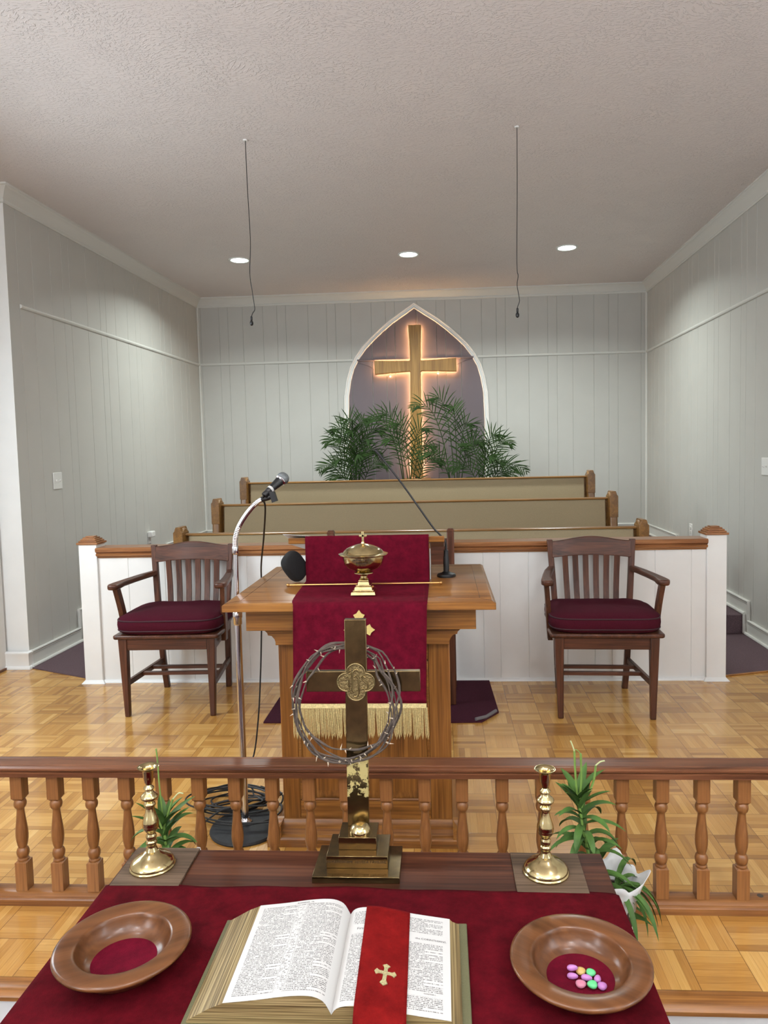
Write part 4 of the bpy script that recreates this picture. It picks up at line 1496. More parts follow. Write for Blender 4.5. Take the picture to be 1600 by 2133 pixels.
# straight hanging run just beside the table edge
hang = catmull([tuple(a0), (-.647, sy_ - .005, 1.236), (-.6475, 2.63, 1.20), (-.70, 2.80, 1.07), (-.765, 3.00, .925), (-.778, 3.05, .80), (-.79, 3.06, .62), (-.80, 3.06, .45), (-.815, 3.05, .25), (-.84, 3.02, .08), (-.90, 2.95, .012)], 6)
obj('hanging_run', MB().tube(hang, .0035, 8), 'rubber', t)
random.seed(11)
coil = []
for k in range(150):
    a = k / 150 * 2 * PI * 7.5
    lap = int(k / 20)
    rx = .135 + .035 * math.sin(lap * 2.1) + .01 * math.sin(a * 1.7)
    ry = .085 + .03 * math.cos(lap * 1.3)
    cx0 = -.855 + .03 * math.sin(lap * 1.1)
    cy0 = 2.765 + .025 * math.cos(lap * 2.7)
    coil.append((cx0 + rx * math.cos(a), cy0 + ry * math.sin(a), .010 + .004 * lap + .02 * (1 + math.sin(a * .53 + lap)) * .5))
obj('coil', MB().tube(catmull(coil, 2), .0035, 6), 'rubber', t)
c2 = []
for k in range(60):
    a = k / 60 * 2 * PI * 2.3 + 1
    c2.append((-.775 + (.16 + .02 * math.sin(a * .7)) * math.cos(a), 2.66 + (.10 + .01 * math.cos(a)) * math.sin(a), .036 + .008 * math.sin(a * 1.3)))
obj('coil', MB().tube(catmull(c2, 2), .0035, 6), 'rubber', t)
c3 = [(-.93, 2.55, .010), (-.90, 2.62, .03), (-.84, 2.66, .048), (-.70, 2.70, .04), (-.66, 2.75, .02), (-.68, 2.86, .01), (-.78, 2.92, .012)]
obj('coil', MB().tube(catmull(c3, 6), .0035, 6), 'rubber', t)

# ---------------------------------------------------------------- altar rail
t = thing('altar_rail', 'long wooden communion rail with turned balusters across the picture', 'railing', (-.25, 2.157, 0))
RX0, RX1 = -2.0, 1.9
cp = MB()
cp.pyz([(2.118, .418), (2.116, .432), (2.122, .436), (2.113, .441), (2.112, .447), (2.118, .451), (2.128, .4515), (2.130, .449), (2.134, .452), (2.180, .453), (2.184, .450), (2.187, .4515), (2.196, .451), (2.202, .447), (2.201, .441), (2.192, .436), (2.198, .432), (2.196, .418)], RX0, RX1)
obj('top_rail', cp, 'railwoodX', t)
bp = MB()
bp.pyz([(2.124, 0), (2.122, .020), (2.126, .026), (2.126, .030), (2.133, .036), (2.140, .0395), (2.176, .0395), (2.184, .036), (2.190, .028), (2.190, 0)], RX0, RX1)
obj('bottom_rail', bp, 'balwoodX', t)
h = .0185


def baluster(xc):
    b = MB()
    yc = 2.157
    z0, z1, z2, z3 = .0395, .130, .338, .418

    def sq(za, zb_, hh=h):
        b.hexa([(xc - hh, yc - hh, za), (xc + hh, yc - hh, za), (xc + hh, yc + hh, za), (xc - hh, yc + hh, za)], [(xc - hh, yc - hh, zb_), (xc + hh, yc - hh, zb_), (xc + hh, yc + hh, zb_), (xc - hh, yc + hh, zb_)])
    sq(z0, z1)
    b.hexa([(xc - h, yc - h, z1), (xc + h, yc - h, z1), (xc + h, yc + h, z1), (xc - h, yc + h, z1)], [(xc - .013, yc - .013, z1 + .004), (xc + .013, yc - .013, z1 + .004), (xc + .013, yc + .013, z1 + .004), (xc - .013, yc + .013, z1 + .004)])
    sq(z2, z3)
    b.hexa([(xc - .012, yc - .012, z2 - .008), (xc + .012, yc - .012, z2 - .008), (xc + .012, yc + .012, z2 - .008), (xc - .012, yc + .012, z2 - .008)], [(xc - h, yc - h, z2 + .001), (xc + h, yc - h, z2 + .001), (xc + h, yc + h, z2 + .001), (xc - h, yc + h, z2 + .001)])
    b.lathe([(.0150, .130), (.0172, .1345), (.0172, .1385), (.0135, .1415), (.0135, .1435), (.0170, .1475), (.0190, .156), (.0190, .162), (.0165, .1705), (.0125, .1745), (.0125, .1765), (.0148, .183), (.0178, .200), (.0187, .214), (.0182, .228), (.0162, .248), (.0135, .270), (.0118, .288), (.0112, .298), (.0125, .3025), (.0165, .3065), (.0188, .314), (.0188, .321), (.0165, .3285), (.0125, .3325), (.0125, .338)], (xc, yc, 0), n=24)
    return b


BX = [-1.463, -1.348, -1.231, -1.116, -1.002, -.883, -.770, -.655, -.540, -.424, -.312, -.187, -.070, .043, .164, .284, .406, .520, .637, .756, .873, .99]
b0 = obj('baluster', baluster(0), 'balwoodZ', t)
b0.location = (BX[0], 0, 0)
for x_ in BX[1:]:
    c = b0.copy()
    COL.objects.link(c)
    c.parent = t
    c.location = (x_, 0, 0)
for x_ in BX:
    pass
pg = MB()
for x_ in (-1.05, .565, .932):
    pg.lathe([(.009, .0390), (.009, .0402), (.007, .0405)], (x_, 2.163, 0), n=14)
obj('screw_plugs', pg, 'pot', t)

# ---------------------------------------------------------------- communion table
ZT = .47
t = thing('communion_table', 'dark stained wooden communion table in the foreground under red velvet', 'table', (-.2, 1.3, LOW))
obj('tabletop', MB().box(-.743, .347, .92, 1.632, ZT - .028, ZT), 'tablewoodX', t, bevel=.003)
obj('apron', MB().box(-.69, .295, .97, 1.585, ZT - .14, ZT - .028), 'tablewoodX', t, bevel=.003)
for lx in (-.70, .245):
    for ly in (.975, 1.52):
        obj('leg', MB().box(lx, lx + .06, ly, ly + .06, LOW, ZT - .028), 'tablewoodZ', t, bevel=.004)

# velvet cover: lies flat, rolls over the table edges and hangs
cl = MB()


def cl_fn(u, v):
    # u across, v front->back
    s = (u - .5) * 1.34                # arc length from centre
    xc_ = -.198
    hw = .552
    yb_ = 1.487 - .012 * (u) + .003 * math.sin(u * 17) + .002 * math.sin(u * 41)
    y_ = .86 + (yb_ - .86) * v
    r = .012
    a = abs(s)
    sg = 1 if s > 0 else -1
    if a < hw - r:
        x_, z_ = a, ZT + .0045
    else:
        q = (a - (hw - r)) / r
        if q < PI / 2:
            x_, z_ = hw - r + r * math.sin(q), ZT + .0045 - r + r * math.cos(q)
        else:
            x_, z_ = hw, ZT + .0045 - r - (q - PI / 2) * r
            x_ += .006 * mnoise.noise(Vector((y_ * 7, sg, z_ * 8)))
    z_ += .0015 * mnoise.noise(Vector((s * 6, y_ * 6, 5)))
    # rounded back corners
    if a > hw - .05 and v > .9:
        y_ -= ((a - (hw - .05)) / .05) ** 2 * .006 * (v - .9) / .1
    if y_ < .915:
        z_ -= (.915 - y_) * 1.6
        y_ = .915 - (.915 - y_) * .1 - .002
    return (xc_ + sg * x_, y_, z_)


cl.grid(cl_fn, 110, 60)
tag(obj('velvet_tablecloth', cl, 'tablecloth', solid=.003, smooth=60), 'crimson velvet cloth covering the front of the dark communion table', 'tablecloth')

# wood tiles under the candlesticks
for (q, lab) in ((((-.735, 1.478), (-.583, 1.480), (-.585, 1.628), (-.735, 1.628)), 'square grey-brown wood board under the candlestick left of the brass cross'),
                 (((.141, 1.474), (.290, 1.471), (.292, 1.617), (.140, 1.622)), 'square grey-brown wood board under the candlestick right of the brass cross')):
    m_ = MB()
    m_.pxy(list(q), ZT + .0002, ZT + .006)
    o = obj('wood_board', m_, 'greywoodX', None, bevel=.001)
    tag(o, lab, 'board', 'wood boards under the candlesticks')


def candlestick(x, y, lab):
    t = thing('candlestick', lab, 'candlestick', (x, y, ZT + .006), group='brass candlesticks on the communion table')
    P = [(.0, .006), (.049, .0), (.0505, .002), (.0505, .005), (.0480, .0075), (.0485, .0105), (.0460, .0155), (.0400, .022), (.0300, .0285), (.0200, .035), (.0140, .043), (.0105, .052), (.0095, .058), (.0115, .061), (.0125, .065), (.0115, .069), (.0095, .071),
         (.0105, .074), (.0118, .079), (.0112, .085), (.0095, .088), (.0095, .092), (.0135, .097), (.0172, .104), (.0178, .110), (.0172, .112), (.0182, .114), (.0175, .122), (.014, .134), (.0112, .146), (.0100, .156), (.0098, .160),
         (.0125, .163), (.0130, .167), (.0115, .171), (.0095, .173), (.0125, .177), (.0185, .183), (.0193, .188), (.0160, .193), (.0105, .198), (.0085, .203), (.0085, .206), (.0115, .208), (.0115, .211), (.0070, .216), (.0055, .221)]
    sc = .83

    def S(p):
        return [(r, .006 * 0 + ZT + .006 + z * .868) for r, z in p]
    obj('foot', MB().lathe(S(P[:11]), (x, y, 0), n=56), 'brass', t, smooth=50)
    obj('stem', MB().lathe(S(P[10:]), (x, y, 0), n=36), 'brass', t, smooth=50)
    zt = ZT + .006 + .221 * .868
    obj('candle_cup', MB().lathe([(.0055, zt - .004), (.0095, zt + .004), (.0115, zt + .014), (.0125, zt + .030), (.0145, zt + .033), (.0215, zt + .0375), (.0235, zt + .0395), (.0215, zt + .0400), (.0135, zt + .0365), (.0108, zt + .033), (.0100, zt + .012), (0, zt + .010)], (x, y, 0), n=36), 'brass', t, smooth=50)


candlestick(-.669, 1.552, 'polished brass candlestick without candle left of the brass cross')
candlestick(.210, 1.545, 'polished brass candlestick without candle right of the brass cross')

# ---------------------------------------------------------------- brass altar cross with the stepped base
kx = -.2035
t = thing('altar_cross', 'tarnished brass altar cross on a three-stepped base, centre of the table', 'cross', (kx, 1.57, ZT))
for k, (xa, xb, ya, za, zb_) in enumerate(((-.297, -.107, 1.503, ZT, ZT + .0145), (-.270, -.134, 1.536, ZT + .0145, ZT + .042), (-.246, -.161, 1.562, ZT + .042, ZT + .0705))):
    stp = obj('base_step', MB().box(xa, xb, ya, 1.630, za, zb_), 'agedbase', t, bevel=.0008, seg=1)
    if k == 1:
        vs, fs = text_mesh('IN MEMORIAM  GLORIA FAMILIAE', .0088)
        obj('inscription', MB().add([(kx + v.x, ya - .0004, ZT + .0265 + v.y) for v in vs], fs), 'engrave', stp, smooth=0)
sw_ = .0245
zb0 = ZT + .0705
sh = MB()
ztop, zc1, zc0 = 1.022, .903, .856
xA, xB = -.317, -.0575
sh.pxz([(kx - .003 - sw_, zb0), (kx - .003 + sw_, zb0), (kx + .0 + sw_, zc0), (xB, zc0), (xB, zc1), (kx + .001 + sw_, zc1), (kx + .002 + sw_, ztop), (kx + .002 - sw_, ztop), (kx + .001 - sw_, zc1), (xA, zc1), (xA, zc0), (kx - sw_, zc0)], 1.612, 1.628)
obj('cross_body', sh, 'aged', t, bevel=.0012)
dm = MB()
dm.lathe([(.0255, zb0), (.0258, zb0 + .003), (.0240, zb0 + .009), (.019, zb0 + .0155), (.011, zb0 + .0198), (0, zb0 + .0212)], (kx + .004, 1.588, 0), n=36, ax=.93, ay=.93)
obj('dome', dm, 'brass', t, smooth=60)
# quatrefoil medallion
mc = (kx + .001, .8795)


def quatre(sc):
    pts = []
    R_, O_ = .0212 * sc, .0222 * sc
    n = 96
    for k in range(n):
        a = 2 * PI * k / n
        best = 0
        for q in range(4):
            b_ = q * PI / 2
            c = math.cos(a - b_)
            disc = R_ * R_ - O_ * O_ * (1 - c * c)
            if disc > 0:
                r = O_ * c + math.sqrt(disc)
                best = max(best, r)
        pts.append((mc[0] + best * math.cos(a), mc[1] + best * math.sin(a)))
    return pts


md = MB()
md.pxz(quatre(1.0), 1.6085, 1.612)
med = obj('medallion', md, 'medal', t, label='cast quatrefoil medallion lettered IHS')
rm = MB()
q = quatre(.97)
q.append(q[0])
rm.tube([(x, 1.6075, z) for x, z in q], .0020, 6, cap=False)
obj('rim', rm, 'medal', med)
KX = .0000945 * 1.28


def lt(px, py):
    return (mc[0] + (px - 820) * KX, 1.607, mc[1] - (py - 445) * KX)


lm = MB()
for stroke in ([(640, 350), (672, 322), (690, 345), (690, 548), (668, 560)], [(690, 548), (720, 600), (735, 590)],
               [(690, 262), (700, 232), (735, 232), (752, 300), (752, 600), (785, 640)], [(765, 255), (810, 205), (850, 205), (880, 245)], [(700, 285), (735, 262)],
               [(785, 345), (825, 318), (868, 365), (868, 640), (835, 712), (790, 722), (768, 700)],
               [(905, 355), (950, 315), (980, 350), (1010, 352)], [(950, 325), (950, 410), (1030, 470), (1032, 550), (985, 580), (955, 558), (925, 575)]):
    lm.tube([lt(*p) for p in stroke], .0016, 6)
obj('lettering', lm, 'letter', med)

# crown of thorns hung on the cross
t = thing('crown_of_thorns', 'crown of twisted thorny vines hung over the brass cross', 'wreath', (-.227, 1.6, .84))
random.seed(21)
vines = []
th = MB()
CXT, CZT = -.2275, .836
for k in range(6):
    pts = []
    ph = random.uniform(0, 6.28)
    m_ = 64
    loop = 1.0
    rx = .116 + random.uniform(-.010, .008)
    rz_ = .122 + random.uniform(-.012, .008)
    ox, oz = random.uniform(-.010, .010), random.uniform(-.012, .010)
    if k == 5:
        rx, rz_, ox, oz = .112, .133, -.004, -.012
    f1, f2 = random.choice((2, 3)), random.choice((3, 4))
    for i in range(m_ + 1):
        a = 2 * PI * i / m_
        wob = .006 * math.sin(f1 * a + ph) + .004 * math.sin(f2 * a + ph * 2) + .0012 * math.sin(11 * a + ph)
        x_ = CXT + ox + (rx + wob) * math.cos(a)
        z_ = CZT + oz + (rz_ + wob) * math.sin(a)
        # passes behind the shaft at the top, in front of it elsewhere
        dy = 1.641 + .003 * math.sin(5 * a + ph)
        front = 1.594 + .004 * math.sin(4 * a + ph * 3)
        w = max(0, math.sin(a) - .62) / .38
        w = min(1, w * 2.2)
        w = w * w * (3 - 2 * w)
        y_ = front * (1 - w) + dy * w
        pts.append((x_, y_, z_))
    v_ = MB().tube(pts, [.0024 + .0007 * math.sin(i * .7 + ph) for i in range(m_ + 1)], 7, cap=False)
    vo = obj('vine', v_, 'vine', t)
    for j in range(15):
        i = random.randrange(m_)
        p = Vector(pts[i])
        tg = (Vector(pts[(i + 1) % m_]) - p).normalized()
        d = Vector((random.uniform(-1, 1), random.uniform(-1, .2), random.uniform(-1, 1)))
        d = (d - tg * d.dot(tg)).normalized()
        obj('thorn', MB().cone(p + d * .0018, p + d * random.uniform(.008, .013) + tg * .003, .0018), 'thorn', vo, smooth=0)

# ---------------------------------------------------------------- open Bible
GX = -.193
YT, YBt = 1.352, 1.099
LP = [(0, .501), (.010, .520), (.022, .5285), (.040, .532), (.075, .530), (.123, .523), (.177, .5165)]
RP = [(0, .501), (.006, .5095), (.016, .5145), (.035, .5165), (.06, .5155), (.119, .505), (.192, .4945)]


def page_z(side, d):
    P = LP if side < 0 else RP
    d = max(0, min(d, P[-1][0]))
    for i, (a, b) in enumerate(zip(P, P[1:])):
        if d <= b[0]:
            t_ = (d - a[0]) / (b[0] - a[0])
            a0_ = P[max(i - 1, 0)]
            b1_ = P[min(i + 2, len(P) - 1)]
            m0 = (b[1] - a0_[1]) / max(b[0] - a0_[0], 1e-6) * (b[0] - a[0])
            m1 = (b1_[1] - a[1]) / max(b1_[0] - a[0], 1e-6) * (b[0] - a[0])
            h00 = 2 * t_ ** 3 - 3 * t_ ** 2 + 1
            h10 = t_ ** 3 - 2 * t_ ** 2 + t_
            h01 = -2 * t_ ** 3 + 3 * t_ ** 2
            h11 = t_ ** 3 - t_ ** 2
            return h00 * a[1] + h10 * m0 + h01 * b[1] + h11 * m1
    return P[-1][1]


t = thing('open_bible', 'large open Bible with gilt page edges lying on the red cloth', 'book', (GX, 1.22, ZT + .006))
cv = MB()
cv.pxy([(-.440, 1.078), (-.181, 1.078), (-.181, 1.360), (-.440, 1.360)], ZT + .0065, ZT + .011)
cv.pxy([(-.181, 1.078), (.032, 1.078), (.032, 1.360), (-.181, 1.360)], ZT + .0065, ZT + .011)
obj('cover', cv, 'cover', t, bevel=.0015)
for side in (-1, 1):
    P = LP if side < 0 else RP
    dmax = P[-1][0]
    foot = .238 if side < 0 else .210
    blk = MB()
    nseg = 36
    zb_ = ZT + .011
    prof = [(GX + side * dmax * k / nseg, page_z(side, dmax * k / nseg) - .0008) for k in range(nseg + 1)]
    if side < 0:
        prof += [(GX - dmax - .022, .507), (GX - foot, zb_ + .004), (GX - foot, zb_), (GX, zb_)]
    else:
        prof += [(GX + dmax + .005, .489), (GX + foot, zb_ + .003), (GX + foot, zb_), (GX, zb_)]
    # build as strips to keep it clean
    vs, fs = [], []
    m_ = len(prof)
    for yy in (YBt, YT):
        vs += [(x, yy, z) for x, z in prof]
    for i in range(m_):
        j = (i + 1) % m_
        fs.append((i, j, m_ + j, m_ + i))
    # end caps: fans of quads down to the base
    base0 = len(vs)
    for yy in (YBt, YT):
        vs += [(x, yy, zb_) for x, z in prof[:-1]]
    k_ = m_ - 1
    for e in (0, 1):
        for i in range(k_ - 1):
            fs.append((e * m_ + i, e * m_ + i + 1, base0 + e * k_ + i + 1, base0 + e * k_ + i))
    blk.add(vs, fs)
    pbk = obj('page_block', blk, 'edges', t, smooth=40)
    pg_ = MB()
    pg_.grid(lambda u, v: (GX + side * dmax * u, YBt + (YT - YBt) * v, page_z(side, dmax * u)), 40, 2)
    if side < 0:
        obj('left_page', pg_, 'page', t, uvf=lambda c: (1 - (GX - c.x) / .177, (c.y - YBt) / (YT - YBt)), smooth=60, label='left printed page')
    else:
        obj('right_page', pg_, 'page', t, uvf=lambda c: ((c.x - GX) / .192, (c.y - YBt) / (YT - YBt)), smooth=60, label='right printed page')
hd = MB()


def put_text(s, size, side, dc, yc, align='CENTER'):
    vs, fs = text_mesh(s, size, align)
    out = []
    for v in vs:
        x_ = GX + side * dc + v.x
        out.append((x_, yc + v.y, page_z(side, abs(x_ - GX)) + .0007))
    hd.add(out, fs)


put_text('ROMANS, 16.', .0058, -1, .085, YT - .0095)
put_text('First Epi', .0085, 1, .020, YT - .066, 'LEFT')
put_text('the CORINTHIANS.', .0068, 1, .157, YT - .072)
put_text('CHAPTER I.', .0040, 1, .157, YT - .205)
for (s_, d0, d1, ya, yb2) in ((1, .006, .060, YT - .076, YT - .050), (1, .115, .188, YT - .080, YT - .055), (-1, .01, .16, YT - .012, YT - .002), (1, .118, .188, YT - .210, YT - .200)):
    pb = MB()
    pb.grid(lambda u, v: (GX + s_ * (d0 + (d1 - d0) * u), ya + (yb2 - ya) * v, page_z(s_, d0 + (d1 - d0) * u) + .0004), 12, 1)
    obj('heading_space', pb, 'paper', t, smooth=60)
obj('headings', hd, 'ink', t, smooth=0)

# red velvet bookmark across the right page
t = thing('bookmark_ribbon', 'wide red velvet bookmark with a gold cross across the right page', 'bookmark', (-.115, 1.2, .515))
rb = MB()


def rb_fn(u, v):
    d0, d1 = .034, .118
    sk = .006 * v
    d = d0 + (d1 - d0) * u - sk + .004
    y_ = YBt - .055 + (YT + .016 - YBt + .043) * v
    y2 = y_ - .005 * u * v
    z_ = page_z(1, d) + .0022
    if y2 < YBt:
        q = YBt - y2
        z_ -= min(q * q * 9 + q * .12, .030)
        y2 = YBt - q * .9
    if y2 > YT:
        z_ -= (y2 - YT) * .5
    return (GX + d, y2, z_)


rb.grid(rb_fn, 14, 60)
obj('ribbon', rb, 'ribbon', t, solid=.0012, smooth=60)
gc = MB()
gxc, gyc = -.1115, 1.176


def arm(ang, ln, w):
    ca, sa = math.cos(ang), math.sin(ang)
    pts = [(0, -w), (ln * .50, -w * .95), (ln * .62, -w * 1.15), (ln * .80, -w * 2.0), (ln, 0), (ln * .80, w * 2.0), (ln * .62, w * 1.15), (ln * .50, w * .95), (0, w)]
    return [(gxc + p * ca - q_ * sa, gyc + p * sa + q_ * ca) for p, q_ in pts]


for ang, ln in ((0.0 - .05, .019), (PI - .05, .019), (PI / 2 - .05, .021), (-PI / 2 - .05, .030)):
    pts = arm(ang, ln, .0033)
    gc.add([(x, y, page_z(1, x - GX) + .0026) for x, y in pts] + [(x, y, page_z(1, x - GX) + .0040) for x, y in pts],
           [tuple(range(9))[::-1], tuple(range(9, 18))] + [(i, (i + 1) % 9, 9 + (i + 1) % 9, 9 + i) for i in range(9)])
obj('gold_cross', gc, 'goldfoil', t, smooth=0)

# ---------------------------------------------------------------- offering plates
def plate(x, y, lab, rz):
    t = thing('offering_plate', lab, 'plate', (x, y, ZT + .006), rz, group='wooden offering plates', local=True)
    bowl = MB().lathe([(r * .967, z) for r, z in [(0, .0), (.070, .0), (.082, .004), (.098, .018), (.113, .030), (.1225, .0365), (.1245, .040), (.1243, .0425), (.1225, .0445), (.118, .0455), (.104, .0450), (.090, .0438), (.0866, .0428), (.0848, .0405), (.0832, .035), (.0800, .026), (.074, .0170), (.067, .0120), (.060, .0095), (.0585, .0085), (0, .0080)]], n=72)
    obj('turned_bowl', bowl, 'bowlwood', t, smooth=60)
    obj('felt', MB().lathe([(.0575, .0082), (.0575, .0098), (0, .0102)], n=56), 'crimson', t, smooth=60, label='round red felt pad')


plate(-.5955, 1.238, 'empty wooden offering plate left of the open Bible', .5)
plate(.223, 1.216, 'wooden offering plate holding coloured gems, right of the open Bible', -.6)
FZ = ZT + .006 + .0102


def gem(px, py, col, lab, rot=0, sx=1.0, sy=.8, dz=0):
    # shallow polished heart-like pebble
    b = MB()
    n = 24
    rows = []
    for i in range(9):
        tt = PI * i / 8
        for k in range(n):
            a = 2 * PI * k / n
            r = .0092 * (1 - .10 * abs(math.sin(a / 2)) + .05 * math.cos(3 * a))
            x_ = r * sx * math.cos(a) * math.sin(tt)
            y_ = r * sy * math.sin(a) * math.sin(tt)
            z_ = -.0052 * math.cos(tt) + .0052
            rows.append((x_, y_, z_))
    fs = [(i * n + k, i * n + (k + 1) % n, (i + 1) * n + (k + 1) % n, (i + 1) * n + k) for i in range(8) for k in range(n)]
    b.add(rows, fs)
    o = obj('glass_gem', b, 'gem_' + col, smooth=80)
    o.location = (px, py, FZ + dz)
    o.rotation_euler = (0, 0, rot)
    tag(o, lab, 'gem', 'coloured gems in the right plate')


gem(0.2240, 1.2215, 'yellow', 'yellow gem at the far edge of the pile in the offering plate', .3, 1.0, 1.0)
gem(0.2405, 1.2170, 'green', 'round green gem beside the yellow gem', 0, .95, .95, .001)
gem(0.2090, 1.2195, 'purple', 'purple gem on top of another, beside the yellow gem', .05, 1.1, .6, .007)
gem(0.2075, 1.2090, 'purple', 'lower purple gem under the other at the pile\'s left end', -.1, 1.1, .62)
gem(0.2305, 1.2045, 'purple', 'purple gem in the middle of the pile', -.2, 1.1, .62, .001)
gem(0.2495, 1.2030, 'purple', 'purple gem just in front of the round green gem', 1.2, .9, .7)
gem(0.2185, 1.1905, 'pink', 'pink gem at the near edge of the pile', .2, 1.05, 1.0)
gem(0.2375, 1.1870, 'green', 'triangular green gem at the near edge of the pile', .9, 1.0, 1.0, .002)
gem(0.2535, 1.1865, 'purple', 'purple gem beside the triangular green gem, at the near edge', .5, .95, .95)

# ---------------------------------------------------------------- plants
def leaf_strip(mb, base, d0, length, width, droop, up=Vector((0, 0, 1)), seg=9, fold=.25, curl=0):
    p = Vector(base)
    d = Vector(d0).normalized()
    pts = [p.copy()]
    dirs = [d.copy()]
    for i in range(seg):
        d = (d + Vector((0, 0, -1)) * droop / seg).normalized()
        p = p + d * (length / seg)
        pts.append(p.copy())
        dirs.append(d.copy())
    vs, fs = [], []
    for i, (p, d) in enumerate(zip(pts, dirs)):
        u = i / seg
        w = width * (math.sin(PI * min(1, u * .92 + .10)) ** .7) if u < 1 else .0002
        side = d.cross(up)
        if side.length < 1e-3:
            side = Vector((1, 0, 0))
        side.normalize()
        nn = side.cross(d).normalized()
        vs += [p + side * w / 2 + nn * w * fold, p, p - side * w / 2 + nn * w * fold]
    for i in range(seg):
        a = i * 3
        fs += [(a, a + 1, a + 4, a + 3), (a + 1, a + 2, a + 5, a + 4)]
    mb.add(vs, fs)


def lily(lab, pot, stem_pts, leaves, seed, cut, extra_low=0, wraps=True):
    random.seed(seed)
    t = thing('potted_lily', lab, 'plant', (pot[0], pot[1], 0), group='cut-back potted lilies')
    px_, py_ = pot
    obj('pot', MB().lathe([(.045, 0), (.05, .004), (.060, .17), (.062, .18), (.056, .18), (.054, .17)], (px_, py_, 0), n=28), 'pot', t)
    obj('soil', MB().lathe([(.054, .165), (0, .17)], (px_, py_, 0), n=20), 'soil', t)
    w = MB()

    def wf(u, v):
        a = 2 * PI * u
        rip = .5 * math.sin(4 * a + seed) + .3 * math.sin(9 * a + seed)
        k = max(0, v - .55) / .45
        r = .050 + .012 * v + .020 * k * k * (1 + rip)
        z_ = .002 + .235 * v * (1 + .10 * rip * k)
        return (px_ + r * math.cos(a), py_ + r * math.sin(a), z_)
    w.grid(wf, 60, 12)
    obj('paper_wrap', w, 'white', t, smooth=60, solid=.0006)
    sp = catmull(stem_pts, 6)
    obj('stem', MB().tube(sp, [.0055 - .002 * i / len(sp) for i in range(len(sp))], 8), 'stem', t)
    lf = MB()
    for i in range(leaves):
        f = i / leaves
        idx = min(len(sp) - 1, int(f * (len(sp) - 1)))
        p = sp[idx]
        a = i * 2.4 + random.uniform(-.3, .3)
        el = random.uniform(.5, 1.2) if f < .75 else random.uniform(1.0, 1.7)
        d = Vector((math.cos(a), math.sin(a) * .85, el))
        ln = random.uniform(.10, .155) * (1.05 - .35 * f)
        leaf_strip(lf, p, d, ln, random.uniform(.019, .026), random.uniform(1.1, 2.3) if f < .8 else .5)
    for i in range(extra_low):
        a = -1.2 + 2.4 * i / max(1, extra_low - 1) + random.uniform(-.2, .2)
        d = Vector((math.cos(a), math.sin(a) * .6 - .3, random.uniform(.4, .9)))
        leaf_strip(lf, (px_ + .0 + .012 * math.cos(a), py_ - .01, .20), d, random.uniform(.12, .18), .017, random.uniform(2.4, 3.6))
    obj('leaves', lf, 'leaf', t, smooth=60)
    for pts, r, mt_ in cut:
        obj('cut_stalk', MB().tube(catmull(pts, 4), r, 7), mt_, t)
    return t


Y1 = 1.95
lily('potted lily with green leaves behind the left brass candlestick', (-.775, 1.94),
     [(-.775, 1.94, .09), (-.785, 1.94, .20), (-.795, 1.94, .30), (-.800, 1.94, .39)], 64, 4,
     [([(-.800, 1.94, .39), (-.806, 1.94, .48), (-.808, 1.94, .55), (-.8105, 1.94, .585)], .0022, 'stem'),
      ([(-.798, 1.94, .36), (-.775, 1.93, .42), (-.765, 1.93, .445)], .003, 'stem'), ([(-.765, 1.93, .445), (-.748, 1.93, .462), (-.735, 1.93, .461)], .002, 'palebud'),
      ([(-.80, 1.93, .36), (-.815, 1.92, .42), (-.817, 1.92, .447)], .003, 'stem')])
lily('taller potted lily in white paper at the right back corner of the table', (.448, 1.945),
     [(.430, 1.945, .09), (.400, 1.945, .20), (.378, 1.945, .30), (.360, 1.945, .40), (.352, 1.945, .46)], 70, 9,
     [([(.352, 1.945, .44), (.346, 1.945, .52), (.344, 1.945, .578)], .003, 'stem'), ([(.344, 1.945, .578), (.338, 1.945, .596), (.334, 1.945, .606)], .002, 'palebud'),
      ([(.356, 1.945, .42), (.362, 1.945, .50), (.361, 1.945, .570)], .0032, 'stem'), ([(.361, 1.945, .570), (.352, 1.945, .580), (.345, 1.945, .582)], .0012, 'stem'),
      ([(.362, 1.945, .42), (.392, 1.94, .49), (.400, 1.94, .540)], .003, 'stem'), ([(.400, 1.94, .540), (.412, 1.94, .550), (.424, 1.94, .553)], .002, 'palebud')], extra_low=10)


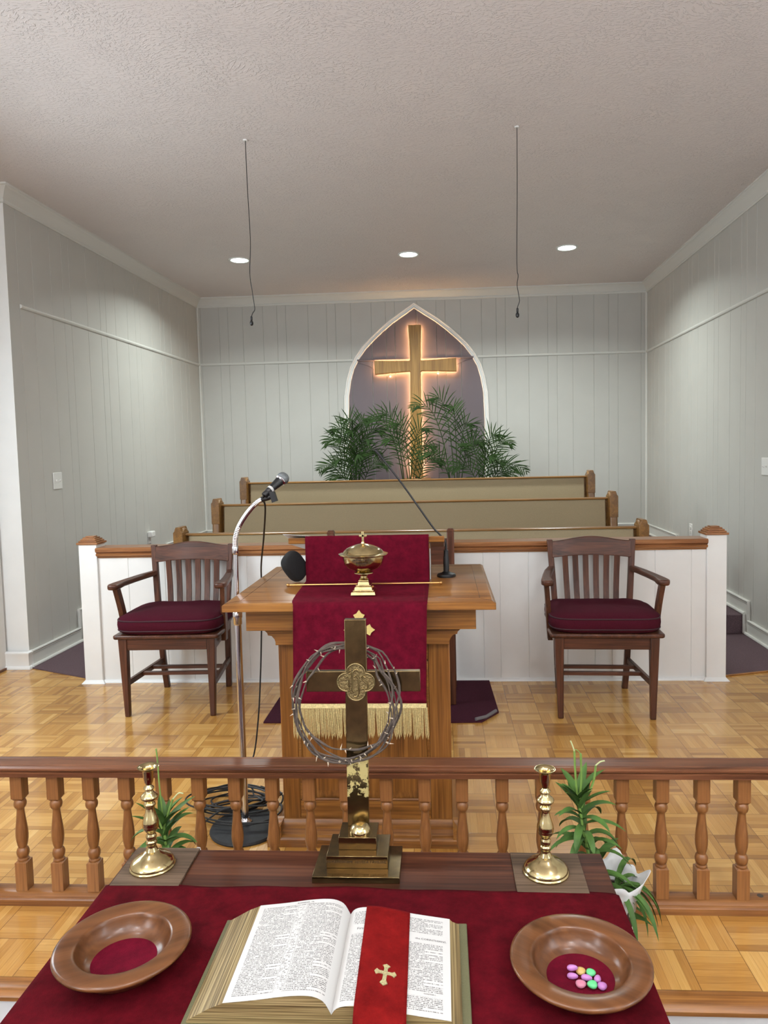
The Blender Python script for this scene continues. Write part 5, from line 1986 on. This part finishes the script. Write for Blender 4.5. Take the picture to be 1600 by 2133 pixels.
def palm(lab, base, fronds, seed, dense=False):
    random.seed(seed)
    t = thing('potted_palm', lab, 'plant', (base[0], base[1], .42), group='palms behind the rear pew')
    bx, by = base
    obj('pot', MB().lathe([(.09, .42), (.12, .64), (.125, .65), (.11, .65)], (bx, by, 0), n=28), 'pot', t)
    obj('soil', MB().lathe([(.112, .63), (0, .64)], (bx, by, 0), n=20), 'soil', t)
    for (tx, tz, dy) in fronds:
        b0_ = Vector((bx + random.uniform(-.03, .03), by + random.uniform(-.03, .03), .62))
        tip = Vector((tx, by + dy, tz))
        span = tip.x - b0_.x
        hi = max(tz, 1.2) + .12 + .25 * abs(span)
        ctrl = Vector((b0_.x + span * .22, by + dy * .3, hi))
        pts = bez(b0_, ctrl, tip, 22)
        fm = MB()
        fm.tube(pts, [.0055 * (1 - i / 25) + .001 for i in range(23)], 5)
        ln_all = sum((a - b).length for a, b in zip(pts, pts[1:]))
        for i in range(8, 23):
            for hlf in ((0, .5) if dense else (0,)):
                if i + hlf > 22:
                    continue
                p = pts[i] if not hlf else pts[i].lerp(pts[i + 1], .5)
                tg = (pts[min(i + 1, 22)] - pts[i - 1]).normalized()
                side = tg.cross(Vector((0, -1, .3))).normalized()
                f = (i + hlf - 8) / 14
                ll = .21 * math.sin(PI * (f * .78 + .16)) ** .8 * random.uniform(.85, 1.1)
                for sg in (-1, 1):
                    d = tg * (1.1 + .6 * f) + side * sg * 1.0 + Vector((random.uniform(-.12, .12), random.uniform(-.35, .35), random.uniform(-.08, .08)))
                    leaf_strip(fm, p, d, ll, .0115, random.uniform(.3, .9), up=Vector((0, -1, .2)), seg=4, fold=.15)
        obj('frond', fm, 'palm', t, smooth=60)


palm('dense palm at the left foot of the arch', (-.90, 7.62),
     [(-1.20, 1.50, -.05), (-1.26, 1.22, -.1), (-1.13, 1.62, .05), (-.98, 1.72, 0), (-.80, 1.72, .1), (-.62, 1.60, -.05), (-1.16, 1.06, -.15), (-.55, 1.25, -.12), (-1.04, 1.52, -.15), (-.74, 1.50, -.18), (-.92, 1.60, -.12), (-.85, 1.35, -.2), (-1.08, 1.30, -.2), (-.68, 1.38, .05)], 5)
palm('feathery palm in front of the foot of the lit cross', (-.34, 7.55),
     [(-.76, 1.70, -.05), (-.62, 1.76, .05), (-.46, 1.66, 0), (-.09, 1.42, .05), (-.15, 1.60, -.02), (-.56, 1.50, -.1), (.0, 1.27, .05)], 8)
palm('tallest palm, arching over the lower part of the lit cross', (.14, 7.62),
     [(-.29, 1.84, -.05), (-.07, 1.92, .0), (.13, 1.82, .05), (.30, 1.64, 0), (-.22, 1.34, -.1), (.42, 1.45, .02)], 13)
palm('spreading palm at the right foot of the arch, reaching past the moulding', (.42, 7.60),
     [(.86, 1.16, -.05), (.72, 1.44, .0), (.60, 1.52, .05), (.27, 1.42, 0), (.78, 1.04, -.12), (.50, 1.30, -.15), (.10, 1.20, -.1), (.62, 1.24, -.15)], 17)

# clean helper properties
for o in bpy.data.objects:
    if '_org' in o:
        del o['_org']
